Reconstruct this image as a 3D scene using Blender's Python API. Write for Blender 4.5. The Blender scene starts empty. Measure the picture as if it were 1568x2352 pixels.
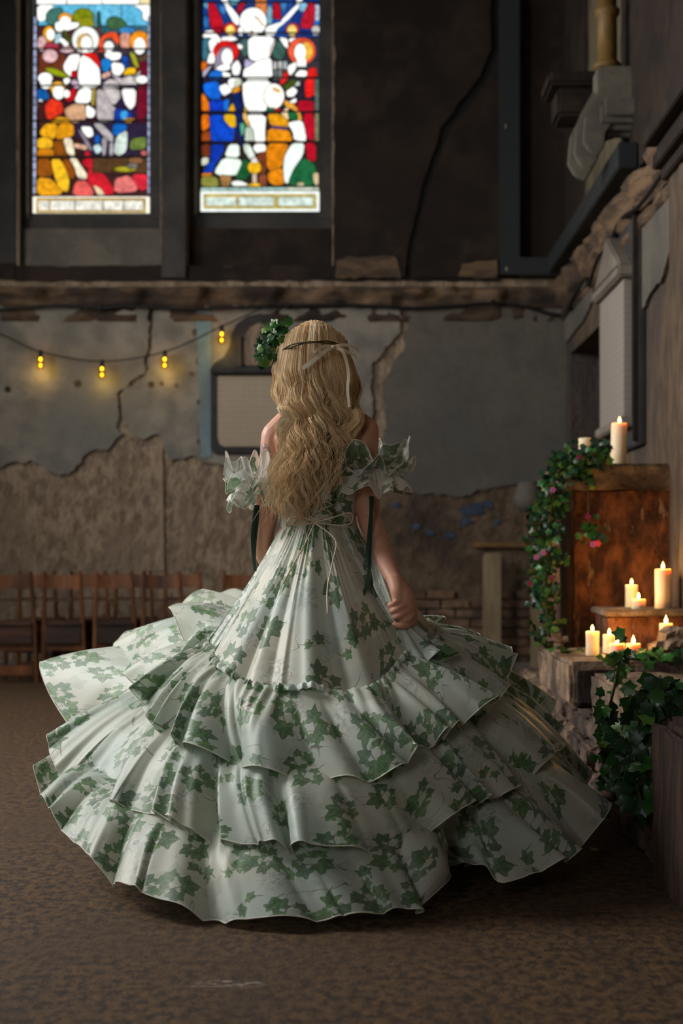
import bpy, bmesh, math, random
import numpy as np
from mathutils import Vector, Matrix, noise as mnoise

R = random.Random(7)
sc = bpy.context.scene
COL = sc.collection

# ------------------------------------------------------------------ camera
F, CX, CY, H = 3358.0, 830.0, 1274.0, 0.94      # focal length in px, vanishing point, lens height
cam = bpy.data.cameras.new('camera')
cam.sensor_fit = 'HORIZONTAL'; cam.sensor_width = 24.0
cam.lens = 24.0 * F / 1568.0
cam.shift_x = -(CX - 784.0) / 1568.0
cam.shift_y = (CY - 1176.0) / 1568.0
cam.clip_start = 0.05; cam.clip_end = 100
cam.dof.use_dof = True; cam.dof.focus_distance = 4.42; cam.dof.aperture_fstop = 2.7
camo = bpy.data.objects.new('camera', cam); COL.objects.link(camo)
camo.location = (0, 0, H); camo.rotation_euler = (math.pi / 2, 0, 0)
sc.camera = camo

# ------------------------------------------------------------------ world, daylight, exposure
w = bpy.data.worlds.new('world'); sc.world = w; w.use_nodes = True
w.node_tree.nodes['Background'].inputs[0].default_value = (0.62, 0.72, 0.85, 1)
w.node_tree.nodes['Background'].inputs[1].default_value = 0.35
sc.view_settings.view_transform = 'Standard'
sc.view_settings.look = 'None'
sc.view_settings.exposure = 0.0
sc.view_settings.gamma = 1.0
sc.view_settings.use_curve_mapping = False
sc.cycles.max_bounces = 4; sc.cycles.diffuse_bounces = 3; sc.cycles.use_light_tree = False; sc.cycles.adaptive_threshold = .045; sc.cycles.adaptive_min_samples = 16; sc.cycles.glossy_bounces = 2; sc.cycles.transmission_bounces = 4; sc.cycles.transparent_max_bounces = 6

def window_light(name, loc, rot, sx, sy, power, col):
    l = bpy.data.lights.new(name, 'AREA'); l.shape = 'RECTANGLE'; l.size = sx; l.size_y = sy
    l.energy = power; l.color = col; l.spread = math.radians(150)
    o = bpy.data.objects.new(name, l); COL.objects.link(o); o.location = loc; o.rotation_euler = rot
    return o
LX, RX, BY, NY, ZT = -4.6, 1.62, 11.6, -2.6, 6.6     # left wall, right wall, back wall, rear wall, ceiling
# daylight of the tall windows in the left wall (openings at these very places) and fill light added at the rear wall
LWIN = [(1.2, 2.7), (4.6, 6.3), (7.7, 9.3)]
for i, (y0, y1) in enumerate(LWIN):
    window_light('daylight_left', (LX + 0.05, (y0 + y1) / 2, 3.4), (0, math.radians(-90 + 14), 0), 3.0, y1 - y0, (12, 270, 110)[i], (1.0, 0.99, 0.965))
window_light('daylight_rear', (-2.2, NY + 0.05, 2.9), (math.radians(90), 0, 0), 1.6, 2.4, 36, (1.0, 0.95, 0.88))  # unseen source, added to fill the figure from the front

# ------------------------------------------------------------------ helpers
def P(px, py, Y):
    return Vector(((px - CX) * Y / F, Y, H - (py - CY) * Y / F))
def RW(px, py, x=RX):
    Y = x * F / (px - CX)
    return Vector((x, Y, H - (py - CY) * Y / F))
def lin(c):
    return tuple(((v / 255.0) / 12.92 if v / 255.0 <= 0.04045 else ((v / 255.0 + 0.055) / 1.055) ** 2.4) for v in c)
def lin4(c): return lin(c) + (1.0,)
def fbm(x, y, z, s=1.0, o=3):
    v = 0; a = 1
    for _ in range(o):
        v += a * mnoise.noise(Vector((x * s, y * s, z * s))); s *= 2.1; a *= .5
    return v

class MB:
    """collects shapes; build() links them as ONE mesh object"""
    def __init__(s): s.v = []; s.f = []; s.uv = None; s.col = None
    def add(s, vs, fs):
        o = len(s.v); s.v += [tuple(v) for v in vs]; s.f += [tuple(i + o for i in f) for f in fs]; return s
    def box(s, a, b):
        x0, y0, z0 = a; x1, y1, z1 = b
        return s.add([(x0,y0,z0),(x1,y0,z0),(x1,y1,z0),(x0,y1,z0),(x0,y0,z1),(x1,y0,z1),(x1,y1,z1),(x0,y1,z1)],
                     [(0,3,2,1),(4,5,6,7),(0,1,5,4),(1,2,6,5),(2,3,7,6),(3,0,4,7)])
    def bar(s, a, b, wx, wy, up=(0, 1, 0), taper=1.0):
        a, b = Vector(a), Vector(b); d = (b - a).normalized()
        u = Vector(up); sx = d.cross(u).normalized(); sy = sx.cross(d).normalized()
        vs = []
        for p, k in ((a, 1), (b, taper)):
            for i, j in ((-1,-1),(1,-1),(1,1),(-1,1)): vs.append(p + sx*(i*wx*k/2) + sy*(j*wy*k/2))
        return s.add(vs, [(0,1,2,3),(7,6,5,4),(0,4,5,1),(1,5,6,2),(2,6,7,3),(3,7,4,0)])
    def tube(s, pts, rad, n=8, cap=True):
        pts = [Vector(p) for p in pts]; m = len(pts)
        if not hasattr(rad, '__len__'): rad = [rad] * m
        t0 = (pts[1] - pts[0]).normalized(); u = t0.orthogonal().normalized(); vs = []; fs = []
        for i in range(m):
            t = (pts[min(i+1, m-1)] - pts[max(i-1, 0)])
            t = t.normalized() if t.length > 1e-9 else t0
            u = (u - t * u.dot(t)); u = u.normalized() if u.length > 1e-6 else t.orthogonal().normalized()
            v = t.cross(u)
            for k in range(n):
                a = 2*math.pi*k/n
                vs.append(pts[i] + (u*math.cos(a) + v*math.sin(a)) * rad[i])
        for i in range(m-1):
            for k in range(n):
                fs.append((i*n+k, i*n+(k+1) % n, (i+1)*n+(k+1) % n, (i+1)*n+k))
        if cap: fs += [tuple(range(n-1, -1, -1)), tuple((m-1)*n+k for k in range(n))]
        return s.add(vs, fs)
    def lathe(s, prof, n=20, c=(0, 0, 0), wob=None):
        vs = []; fs = []; m = len(prof)
        for i, (r, z) in enumerate(prof):
            for k in range(n):
                a = 2*math.pi*k/n; q = 1 + (wob(a, z) if wob else 0)
                vs.append((c[0]+r*q*math.cos(a), c[1]+r*q*math.sin(a), c[2]+z))
        for i in range(m-1):
            for k in range(n): fs.append((i*n+k, i*n+(k+1) % n, (i+1)*n+(k+1) % n, (i+1)*n+k))
        fs += [tuple(range(n-1, -1, -1)), tuple((m-1)*n+k for k in range(n))]
        return s.add(vs, fs)
    def ellipsoid(s, c, r, rot=None, nu=24, nv=14):
        vs = []; fs = []; c = Vector(c)
        for i in range(1, nv):
            t = math.pi*i/nv
            for k in range(nu):
                a = 2*math.pi*k/nu
                v = Vector((r[0]*math.sin(t)*math.cos(a), r[1]*math.sin(t)*math.sin(a), r[2]*math.cos(t)))
                vs.append(c + (rot @ v if rot else v))
        top = Vector((0,0,r[2])); bot = Vector((0,0,-r[2]))
        vs.append(c + (rot @ top if rot else top)); vs.append(c + (rot @ bot if rot else bot))
        T = (nv-1)*nu
        for i in range(nv-2):
            for k in range(nu): fs.append((i*nu+k, (i+1)*nu+k, (i+1)*nu+(k+1) % nu, i*nu+(k+1) % nu))
        for k in range(nu):
            fs.append((T, k, (k+1) % nu)); fs.append((T+1, (nv-2)*nu+(k+1) % nu, (nv-2)*nu+k))
        return s.add(vs, fs)
    def grid(s, pts, nu, nv, closed=False):
        """pts: nv rows of nu points"""
        fs = []
        for j in range(nv-1):
            for i in range(nu if closed else nu-1):
                i2 = (i+1) % nu
                fs.append((j*nu+i, j*nu+i2, (j+1)*nu+i2, (j+1)*nu+i))
        return s.add(pts, fs)
    def prism(s, poly, axis, a, b):
        """poly of 2D points; extruded along axis ('x','y','z') from a to b"""
        n = len(poly); vs = []
        for c in (a, b):
            for p, q in poly:
                vs.append({'x': (c, p, q), 'y': (p, c, q), 'z': (p, q, c)}[axis])
        return s.add(vs, [tuple(range(n)), tuple(range(2*n-1, n-1, -1))] + [(i, i+n, (i+1) % n+n, (i+1) % n) for i in range(n)])
    def mesh(s, name, off=(0, 0, 0)):
        me = bpy.data.meshes.new(name)
        v = np.array(s.v, dtype=float) - np.array(off)
        me.from_pydata(v.tolist(), [], s.f)
        return me

def wloc(o):
    v = Vector((0, 0, 0))
    while o is not None: v += o.location; o = o.parent
    return v
def finish(me, smooth, bevel=0, tri=False, seg=2):
    bm = bmesh.new(); bm.from_mesh(me)
    bmesh.ops.recalc_face_normals(bm, faces=bm.faces)
    if bevel:
        bmesh.ops.bevel(bm, geom=[e for e in bm.edges if e.calc_face_angle(0) > .5], offset=bevel, segments=seg, affect='EDGES', clamp_overlap=True)
    bm.to_mesh(me); bm.free()
    if smooth: me.shade_smooth() if hasattr(me, 'shade_smooth') else [setattr(p, 'use_smooth', True) for p in me.polygons]
def obj(name, mb, mat, parent=None, smooth=False, bevel=0, world=True, recalc=True):
    """one mesh object; with a parent the (world) coordinates become local to it"""
    off = wloc(parent) if (parent is not None and world) else Vector((0, 0, 0))
    me = mb.mesh(name, off) if isinstance(mb, MB) else mb
    if isinstance(mb, MB) and recalc: finish(me, smooth, bevel)
    elif smooth: me.shade_smooth()
    if mat: me.materials.append(mat)
    o = bpy.data.objects.new(name, me); COL.objects.link(o)
    if parent is not None: o.parent = parent
    return o
def inst(name, me, parent, loc, rot=(0, 0, 0), scale=(1, 1, 1)):
    o = bpy.data.objects.new(name, me); COL.objects.link(o); o.parent = parent
    o.location = Vector(loc) - wloc(parent) if parent is not None else loc
    o.rotation_euler = rot; o.scale = scale
    return o
def tag(o, label=None, cat=None, group=None, kind=None):
    if label: o['label'] = label
    if cat: o['category'] = cat
    if group: o['group'] = group
    if kind: o['kind'] = kind
    return o
def thing(name, label, cat, loc=(0, 0, 0), group=None, kind=None):
    o = bpy.data.objects.new(name, None); COL.objects.link(o); o.location = loc; o.empty_display_size = .1
    return tag(o, label, cat, group, kind)
def struct(name, mb, mat, label, cat=None, **k):
    return tag(obj(name, mb, mat, **k), label, cat, None, 'structure')

# ------------------------------------------------------------------ materials
class NT:
    def __init__(s, name, group=False):
        if group: s.t = bpy.data.node_groups.new(name, 'ShaderNodeTree')
        else:
            s.m = bpy.data.materials.new(name); s.m.use_nodes = True; s.t = s.m.node_tree; s.t.nodes.clear()
    def n(s, typ, ins=None, **props):
        nd = s.t.nodes.new('ShaderNode' + typ)
        for k, v in props.items(): setattr(nd, k, v)
        for k, v in (ins or {}).items():
            sock = nd.inputs[k]
            if isinstance(v, bpy.types.NodeSocket): s.t.links.new(v, sock)
            else: sock.default_value = v
        return nd
    def math(s, op, a, b=None, c=None, clamp=False):
        nd = s.t.nodes.new('ShaderNodeMath'); nd.operation = op; nd.use_clamp = clamp
        for i, v in enumerate((a, b, c)):
            if v is None: continue
            if isinstance(v, bpy.types.NodeSocket): s.t.links.new(v, nd.inputs[i])
            else: nd.inputs[i].default_value = v
        return nd.outputs[0]
    def mix(s, f, a, b):
        nd = s.t.nodes.new('ShaderNodeMix'); nd.data_type = 'RGBA'
        for i, v in ((0, f), (6, a), (7, b)):
            if isinstance(v, bpy.types.NodeSocket): s.t.links.new(v, nd.inputs[i])
            else: nd.inputs[i].default_value = v
        return nd.outputs[2]
    def ramp(s, f, stops):
        nd = s.t.nodes.new('ShaderNodeValToRGB'); s.t.links.new(f, nd.inputs[0]); e = nd.color_ramp.elements
        while len(e) < len(stops): e.new(.5)
        for i, (p, c) in enumerate(stops): e[i].position = p; e[i].color = c if len(c) == 4 else c + (1,)
        return nd.outputs[0]
    def step(s, v, a, b):
        return s.n('MapRange', {0: v, 1: a, 2: b, 3: 0.0, 4: 1.0}, interpolation_type='SMOOTHSTEP').outputs[0]
    def noise(s, vec, scale, detail=5, rough=.55, dist=0.0):
        return s.n('TexNoise', {'Vector': vec, 'Scale': scale, 'Detail': detail, 'Roughness': rough, 'Distortion': dist}).outputs[0]
    def coord(s, kind='Object', scale=(1, 1, 1), loc=(0, 0, 0)):
        t = s.n('TexCoord').outputs[kind]
        return s.n('Mapping', {'Vector': t, 'Scale': scale, 'Location': loc}).outputs[0]
    def pos(s, scale=(1, 1, 1)):
        t = s.n('NewGeometry').outputs['Position']
        return s.n('Mapping', {'Vector': t, 'Scale': scale}).outputs[0]
    def out(s, sh):
        o = s.n('OutputMaterial'); s.t.links.new(sh, o.inputs[0]); return s.m
    def bump(s, h, strength=.4, dist=.02):
        return s.n('Bump', {'Height': h, 'Strength': strength, 'Distance': dist}).outputs[0]

def surf(name, c1, c2, c3=None, scale=4, big=.8, rough=.85, bump=.5, dist=.02, stretch=(1, 1, 1), spec=.25, fine=30):
    t = NT(name); v = t.pos(stretch)
    a = t.noise(v, scale, 8, .62); b = t.noise(v, scale*big*.25, 4, .55); g = t.noise(v, fine, 4, .6)
    col = t.mix(t.step(a, .38, .62), lin4(c1), lin4(c2))
    if c3: col = t.mix(t.step(b, .46, .66), col, lin4(c3))
    col = t.mix(t.math('MULTIPLY', t.step(g, .45, .75), .28), col, tuple(x*.55 for x in lin(c1)) + (1,))
    h = t.math('ADD', a, t.math('MULTIPLY', g, .35))
    p = t.n('BsdfPrincipled', {'Base Color': col, 'Roughness': rough, 'Specular IOR Level': spec, 'Normal': t.bump(h, bump, dist)})
    return t.out(p.outputs[0])
def plain(name, c, rough=.5, metal=0, spec=.4, var=.12, scale=20):
    t = NT(name); v = t.coord('Object'); a = t.noise(v, scale, 4)
    l = lin(c)
    col = t.mix(a, tuple(x*(1-var*2) for x in l)+(1,), tuple(min(1, x*(1+var*2)) for x in l)+(1,))
    p = t.n('BsdfPrincipled', {'Base Color': col, 'Roughness': rough, 'Metallic': metal, 'Specular IOR Level': spec})
    return t.out(p.outputs[0])
def emit(name, c, s):
    t = NT(name); e = t.n('Emission', {0: lin4(c), 1: s}); return t.out(e.outputs[0])

M = {}
M['render'] = surf('brown_scratched_render', (130,111,92), (172,151,127), (146,126,106), scale=11, bump=1.0, dist=.06, stretch=(1.5,1.5,.8), fine=34)
M['plaster'] = surf('grey_blue_plaster', (108,104,96), (138,130,118), (110,108,101), scale=4.5, bump=.7, dist=.02, fine=18)
M['soot'] = surf('sooty_brown_plaster', (30,23,18), (50,38,29), (38,29,23), scale=3.5, bump=.5, dist=.02)  # dark brown plaster; the upper wall's lack of light is in the colour
M['plaster_dirty'] = surf('dirty_brown_grey_plaster', (82,78,71), (98,91,82), (86,84,80), scale=2.2, bump=.35, dist=.012, fine=18)  # brown-grey plaster with the right side's shade put into its colour
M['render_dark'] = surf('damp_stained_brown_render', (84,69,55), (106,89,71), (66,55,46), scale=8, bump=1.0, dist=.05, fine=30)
M['soot_stone'] = surf('dark_grey_stone', (58,56,54), (74,70,66), (50,48,47), scale=3, bump=.3)
M['panel_stone'] = surf('grey_panel_stone', (92,86,78), (112,104,92), None, scale=3, bump=.3)
M['cornice'] = surf('worn_cornice_stone', (76,62,52), (122,98,74), (48,39,34), scale=6, bump=1.0, dist=.04, stretch=(.6,.6,2.2))
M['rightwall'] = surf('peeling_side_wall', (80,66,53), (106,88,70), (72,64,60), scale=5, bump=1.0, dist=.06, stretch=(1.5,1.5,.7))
M['palewall'] = surf('pale_limewashed_pilaster', (84,76,58), (100,90,70), (66,58,46), scale=4, bump=.5, stretch=(2,2,.5))
M['brick'] = surf('old_brick', (104,80,62), (128,104,82), (70,56,48), scale=9, bump=.8)
M['cream'] = surf('cream_painted_timber', (138,122,94), (118,102,78), None, scale=5, bump=.3, stretch=(2,2,.4))
M['stone'] = surf('weathered_pale_stone', (112,92,76), (160,134,108), (78,64,56), scale=11, bump=1.0, dist=.04)
M['step'] = surf('broken_step_stone', (88,72,64), (126,104,88), (60,50,46), scale=12, bump=1.0, dist=.05)
M['redbrown_old'] = surf('red_brown_painted_pier', (92,44,22), (142,76,38), (46,27,19), scale=6, bump=.9, dist=.02, stretch=(1.6,1.6,.8))
def pier_mat():
    t = NT('flaking_red_brown_pier'); v = t.pos((1.5, 1.5, .9))
    a = t.noise(v, 7, 7, .65); b = t.noise(v, 2.2, 4); c = t.noise(t.pos((2, 2, .5)), 9, 5, .6); g = t.noise(v, 45, 3)
    col = t.mix(t.step(a, .40, .62), lin4((70,40,26)), lin4((132,80,48)))
    col = t.mix(t.math('MULTIPLY', t.step(b, .48, .66), .8), col, lin4((40,25,19)))
    col = t.mix(t.math('MULTIPLY', t.step(c, .60, .66), .55), col, lin4((168,136,112)))
    h = t.math('ADD', a, t.math('ADD', t.math('MULTIPLY', t.step(c, .60, .64), -.4), t.math('MULTIPLY', g, .3)))
    return t.out(t.n('BsdfPrincipled', {'Base Color': col, 'Roughness': .75, 'Specular IOR Level': .3, 'Normal': t.bump(h, 1.0, .03)}).outputs[0])
M['redbrown'] = pier_mat()
M['darkpost'] = surf('dark_flaking_timber', (44,32,26), (78,56,42), (28,22,20), scale=8, bump=1.0, dist=.03, stretch=(3,3,.35))
M['steel'] = plain('dark_green_steel', (34,38,38), .6, 0, .4, .1, 4)
M['cable'] = plain('black_cable', (16,15,14), .5)
M['frame_dark'] = surf('dark_slate_frame', (52,50,50), (64,62,60), None, scale=5, bump=.3)
M['marble'] = surf('pale_marble', (122,112,102), (142,132,120), (104,96,88), scale=5, bump=.15, rough=.6)
M['wood'] = surf('orange_brown_chair_wood', (104,62,32), (130,80,44), (66,38,22), scale=8, bump=.2, rough=.45, stretch=(2,2,.4), spec=.4)
M['wood_dark'] = surf('dark_chair_wood', (62,36,22), (84,50,30), (40,24,16), scale=8, bump=.2, rough=.5, stretch=(.4,2,2), spec=.4)
M['lead'] = plain('lead', (16,15,15), .7)
M['leaf_a'] = plain('ivy_leaf_green', (44,92,34), .4, 0, .5, .25, 40)
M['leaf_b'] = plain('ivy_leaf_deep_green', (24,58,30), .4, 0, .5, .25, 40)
M['leaf_c'] = plain('ivy_leaf_yellow_green', (84,122,44), .45, 0, .5, .25, 40)
M['stem'] = plain('ivy_stem', (70,60,34), .7)
M['vine'] = plain('crown_vine', (66,52,28), .7)
M['petal_pink'] = plain('pink_petal', (176,84,148), .6)
M['petal_mag'] = plain('magenta_petal', (120,18,62), .6)
M['velvet'] = plain('green_velvet_ribbon', (20,52,34), .7)
M['satin'] = plain('cream_satin_ribbon', (214,196,166), .35, 0, .6, .05)
M['grommet'] = plain('dark_grommet', (60,48,34), .4, .7)
M['black'] = plain('black_metal', (16,16,16), .5)

def floor_mat():
    t = NT('worn_brown_floor'); v = t.pos()
    a = t.noise(v, 1.1, 5); b = t.noise(t.pos((38, 26, 1)), 1.0, 6, .65); c = t.noise(v, 130, 3, .6); e = t.noise(t.pos((6, 1.2, 1)), 1.0, 4)
    col = t.mix(t.step(b, .36, .64), lin4((44,32,23)), lin4((108,81,52)))
    col = t.mix(t.math('MULTIPLY', t.step(a, .42, .66), .6), col, lin4((78,59,42)))
    col = t.mix(t.math('MULTIPLY', t.step(e, .5, .7), .4), col, lin4((60,48,38)))
    col = t.mix(t.math('MULTIPLY', t.step(c, .45, .62), .45), col, lin4((38,30,25)))
    # pale scuff marks left of the middle, near the camera
    s = t.n('SeparateXYZ', {0: t.pos()}); n2 = t.noise(t.pos((16, 40, 1)), 1.6, 5, .7)
    dx = t.math('DIVIDE', t.math('SUBTRACT', s.outputs[0], -.30), .10); dy = t.math('DIVIDE', t.math('SUBTRACT', s.outputs[1], 3.20), .03)
    r2 = t.math('ADD', t.math('MULTIPLY', dx, dx), t.math('MULTIPLY', dy, dy))
    mk = t.math('MULTIPLY', t.step(r2, 1.2, .3), t.step(n2, .5, .58))
    col = t.mix(t.math('MULTIPLY', mk, .8), col, lin4((168,158,146)))
    h = t.math('ADD', b, t.math('MULTIPLY', c, .6))
    p = t.n('BsdfPrincipled', {'Base Color': col, 'Roughness': .8, 'Specular IOR Level': .3, 'Normal': t.bump(h, .55, .006)})
    return t.out(p.outputs[0])
M['floor'] = floor_mat()

def skin_mat():
    t = NT('skin'); v = t.pos(); a = t.noise(v, 25, 4)
    col = t.mix(a, lin4((190,136,110)), lin4((208,156,130)))
    # grey tattoo on the left upper arm
    c = P(600, 1052, 4.56); q = t.n('VectorMath', {0: v, 1: tuple(c)}, operation='SUBTRACT').outputs[0]
    q = t.n('VectorMath', {0: q, 1: (28, 14, 18)}, operation='MULTIPLY').outputs[0]
    r = t.n('VectorMath', {0: q}, operation='LENGTH').outputs['Value']
    nn = t.noise(v, 70, 3, .6)
    mk = t.math('MULTIPLY', t.step(r, 1.05, .7), t.step(nn, .42, .5))
    col = t.mix(t.math('MULTIPLY', mk, .8), col, lin4((84,78,84)))
    p = t.n('BsdfPrincipled', {'Base Color': col, 'Roughness': .48, 'Specular IOR Level': .35, 'Subsurface Weight': .15,
                               'Subsurface Radius': (.012, .005, .003), 'Subsurface Scale': 1.0, 'Normal': t.bump(t.noise(v, 300, 2), .08, .002)})
    return t.out(p.outputs[0])
M['skin'] = skin_mat()

def hair_mat():
    t = NT('blonde_hair'); at = t.n('Attribute', attribute_name='tint').outputs['Fac']
    col = t.ramp(at, [(0, lin((166,122,76))), (.45, lin((226,188,136))), (1, lin((253,232,190)))])
    p = t.n('BsdfPrincipled', {'Base Color': col, 'Roughness': .38, 'Specular IOR Level': .45, 'Sheen Weight': .15})
    return t.out(p.outputs[0])
M['hair'] = hair_mat()

def wax_mat():
    t = NT('ivory_candle_wax')
    p = t.n('BsdfPrincipled', {'Base Color': lin4((236,216,182)), 'Roughness': .45, 'Subsurface Weight': 1.0, 'Subsurface Radius': (.030, .013, .003),
                               'Subsurface Scale': 1.0, 'Specular IOR Level': .35})
    return t.out(p.outputs[0])
M['wax'] = wax_mat()
M['flame'] = emit('candle_flame', (255,214,120), 9)
M['filament'] = emit('bulb_filament', (255,190,30), 10)
for k_ in ('flame', 'filament'): M[k_].cycles.emission_sampling = 'NONE'      # their light comes from the lamp beside them
def bulb_glass():
    t = NT('amber_bulb_glass')
    p = t.n('BsdfPrincipled', {'Base Color': lin4((255,206,80)), 'Roughness': .05, 'Transmission Weight': 1.0, 'IOR': 1.15})
    tr = t.n('BsdfTransparent', {0: lin4((255,236,190))})
    m = t.n('MixShader', {0: .88, 1: p.outputs[0], 2: tr.outputs[0]})
    return t.out(m.outputs[0])
M['bulb'] = bulb_glass()

# ---- ivy print organza: a lobed leaf drawn by an angle -> radius curve, set in Voronoi cells
def leaf_group():
    g = NT('ivy_leaf_shape', True); t = g.t
    t.interface.new_socket('Vector', in_out='INPUT', socket_type='NodeSocketVector')
    t.interface.new_socket('Mask', in_out='OUTPUT', socket_type='NodeSocketFloat')
    t.interface.new_socket('Vein', in_out='OUTPUT', socket_type='NodeSocketFloat')
    gi = t.nodes.new('NodeGroupInput'); go = t.nodes.new('NodeGroupOutput')
    s = g.n('SeparateXYZ', {0: gi.outputs[0]}); x, y = s.outputs[0], s.outputs[1]
    a = g.math('DIVIDE', g.math('ABSOLUTE', g.math('ARCTAN2', x, y)), math.pi)
    r = g.math('SQRT', g.math('ADD', g.math('MULTIPLY', x, x), g.math('MULTIPLY', y, y)))
    fc = g.n('FloatCurve', {'Factor': 1.0, 'Value': a}); cv = fc.mapping.curves[0]
    pts = [(0, 1), (.06, .86), (.13, .70), (.185, .64), (.25, .76), (.31, .86), (.37, .74), (.44, .58), (.50, .53), (.57, .58), (.645, .64), (.72, .52), (.84, .36), (1, .14)]
    cv.points[0].location = pts[0]; cv.points[1].location = pts[-1]
    for p in pts[1:-1]: cv.points.new(*p)
    for p in cv.points: p.handle_type = 'AUTO_CLAMPED'
    fc.mapping.update()
    d = g.math('SUBTRACT', fc.outputs[0], r)
    mask = g.step(d, 0.0, .035)
    ds = []
    for ang in (0, .31, .645):
        da = g.math('SUBTRACT', a, ang)
        ds.append(g.math('MULTIPLY', r, g.math('ABSOLUTE', g.math('SINE', g.math('MULTIPLY', da, math.pi)))))
    v = g.math('MINIMUM', g.math('MINIMUM', ds[0], ds[1]), ds[2])
    t.links.new(mask, go.inputs[0]); t.links.new(g.step(v, .05, .005), go.inputs[1])
    return t
LEAFG = leaf_group()

def ivy_fabric(name, base1, base2, transp=0, transl=.30):
    t = NT(name); uv = t.n('UVMap', uv_map='UVMap').outputs[0]
    wn = t.n('TexNoise', {'Vector': uv, 'Scale': 9.0, 'Detail': 2.0}).outputs['Color']
    wv = t.n('VectorMath', {0: wn, 1: (.5, .5, .5)}, operation='SUBTRACT').outputs[0]
    wv = t.n('VectorMath', {0: wv, 'Scale': .035}, operation='SCALE').outputs[0]
    uvw = t.n('VectorMath', {0: uv, 1: wv}, operation='ADD').outputs[0]
    big = t.noise(uv, 3.2, 3); col = t.mix(t.step(big, .36, .64), lin4(base1), lin4(base2))
    smn = t.noise(uv, 7.5, 4); col = t.mix(t.math('MULTIPLY', t.step(smn, .54, .74), .5), col, lin4((160,178,160)))
    # blue-grey flower smudges
    vo = t.n('TexVoronoi', {'Vector': uv, 'Scale': 4.6, 'Randomness': 1.0}, voronoi_dimensions='2D')
    fz = t.noise(uv, 60, 5, .7)
    fm = t.math('MULTIPLY', t.step(vo.outputs['Distance'], .30, .06), t.step(fz, .44, .62))
    col = t.mix(t.math('MULTIPLY', fm, .55), col, lin4((96,104,116)))
    # brown tendrils
    tn = t.noise(uvw, 7.0, 1.5, .4, 1.2); tl = t.step(t.math('ABSOLUTE', t.math('SUBTRACT', tn, .5)), .0062, .0022)
    tm = t.step(t.noise(uv, 6.0, 2), .46, .54)
    col = t.mix(t.math('MULTIPLY', t.math('MULTIPLY', tl, tm), .75), col, lin4((112,86,74)))
    greens = [((40,92,50), (98,142,80)), ((66,116,62), (124,160,98)), ((48,86,60), (90,126,90))]
    # faded leaves of the cloth layer beneath
    vg = t.n('TexVoronoi', {'Vector': t.n('VectorMath', {0: uvw, 1: (1.37, 2.91, 0)}, operation='ADD').outputs[0], 'Scale': 6.2, 'Randomness': .8}, voronoi_dimensions='2D')
    ug = t.n('VectorMath', {0: t.n('VectorMath', {0: uvw, 1: (1.37, 2.91, 0)}, operation='ADD').outputs[0], 1: vg.outputs['Position']}, operation='SUBTRACT').outputs[0]
    ug = t.n('VectorMath', {0: ug, 'Scale': 6.2/.36}, operation='SCALE').outputs[0]
    rg_ = t.n('SeparateColor', {0: vg.outputs['Color']})
    ug = t.n('VectorRotate', {'Vector': ug, 'Angle': t.math('MULTIPLY', rg_.outputs[0], 6.283)}, rotation_type='Z_AXIS').outputs[0]
    gg = t.n('Group'); gg.node_tree = LEAFG; t.t.links.new(ug, gg.inputs[0])
    col = t.mix(t.math('MULTIPLY', gg.outputs[0], .20), col, lin4((104,130,106)))
    layers = [(7.2, .62, 0.0, [(0, .06, 0, .33), (.21, -.13, 2.2, .235), (-.20, -.12, -2.1, .25), (.03, -.27, 3.1, .16)]),
              (8.6, .85, 3.7, [(.04, .08, .5, .26), (-.13, -.14, 2.6, .19)])]
    for li, (scale, rnd, off, leaves) in enumerate(layers):
        u2 = t.n('VectorMath', {0: uvw, 1: (off, off*.7, 0)}, operation='ADD').outputs[0]
        vo = t.n('TexVoronoi', {'Vector': u2, 'Scale': scale, 'Randomness': rnd}, voronoi_dimensions='2D')
        loc = t.n('VectorMath', {0: u2, 1: vo.outputs['Position']}, operation='SUBTRACT').outputs[0]
        loc = t.n('VectorMath', {0: loc, 'Scale': scale}, operation='SCALE').outputs[0]
        rc = t.n('SeparateColor', {0: vo.outputs['Color']})
        loc = t.n('VectorRotate', {'Vector': loc, 'Angle': t.math('MULTIPLY', rc.outputs[0], 6.283)}, rotation_type='Z_AXIS').outputs[0]
        keep = t.step(rc.outputs[1], .18 if li == 0 else .58, .19 if li == 0 else .59)
        # vine through the cluster
        s = t.n('SeparateXYZ', {0: loc})
        wx = t.math('SUBTRACT', s.outputs[0], t.math('MULTIPLY', t.math('SINE', t.math('MULTIPLY', s.outputs[1], 8.0)), .09))
        vm = t.math('MULTIPLY', t.step(t.math('ABSOLUTE', wx), .016, .008), t.step(t.math('ABSOLUTE', s.outputs[1]), .46, .42))
        col = t.mix(t.math('MULTIPLY', t.math('MULTIPLY', vm, keep), .8), col, lin4((104,78,60)))
        for k, (dx, dy, ro, sz) in enumerate(leaves):
            q = t.n('VectorMath', {0: loc, 1: (dx, dy, 0)}, operation='SUBTRACT').outputs[0]
            q = t.n('VectorRotate', {'Vector': q, 'Angle': ro}, rotation_type='Z_AXIS').outputs[0]
            q = t.n('VectorMath', {0: q, 'Scale': 1.0/sz}, operation='SCALE').outputs[0]
            g = t.n('Group'); g.node_tree = LEAFG; t.t.links.new(q, g.inputs[0])
            d, l = greens[k % 3]
            lv = t.noise(q, 2.2, 3)
            lc = t.mix(t.step(lv, .35, .65), lin4(d), lin4(l))
            lc = t.mix(t.math('MULTIPLY', rc.outputs[2], .55), lc, lin4((86,112,92)))
            lc = t.mix(t.math('MULTIPLY', g.outputs[1], .5), lc, lin4((140,170,116)))
            col = t.mix(t.math('MULTIPLY', t.math('MULTIPLY', g.outputs[0], keep), .88), col, lc)
    wv_ = t.noise(uv, 900, 1)
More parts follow.
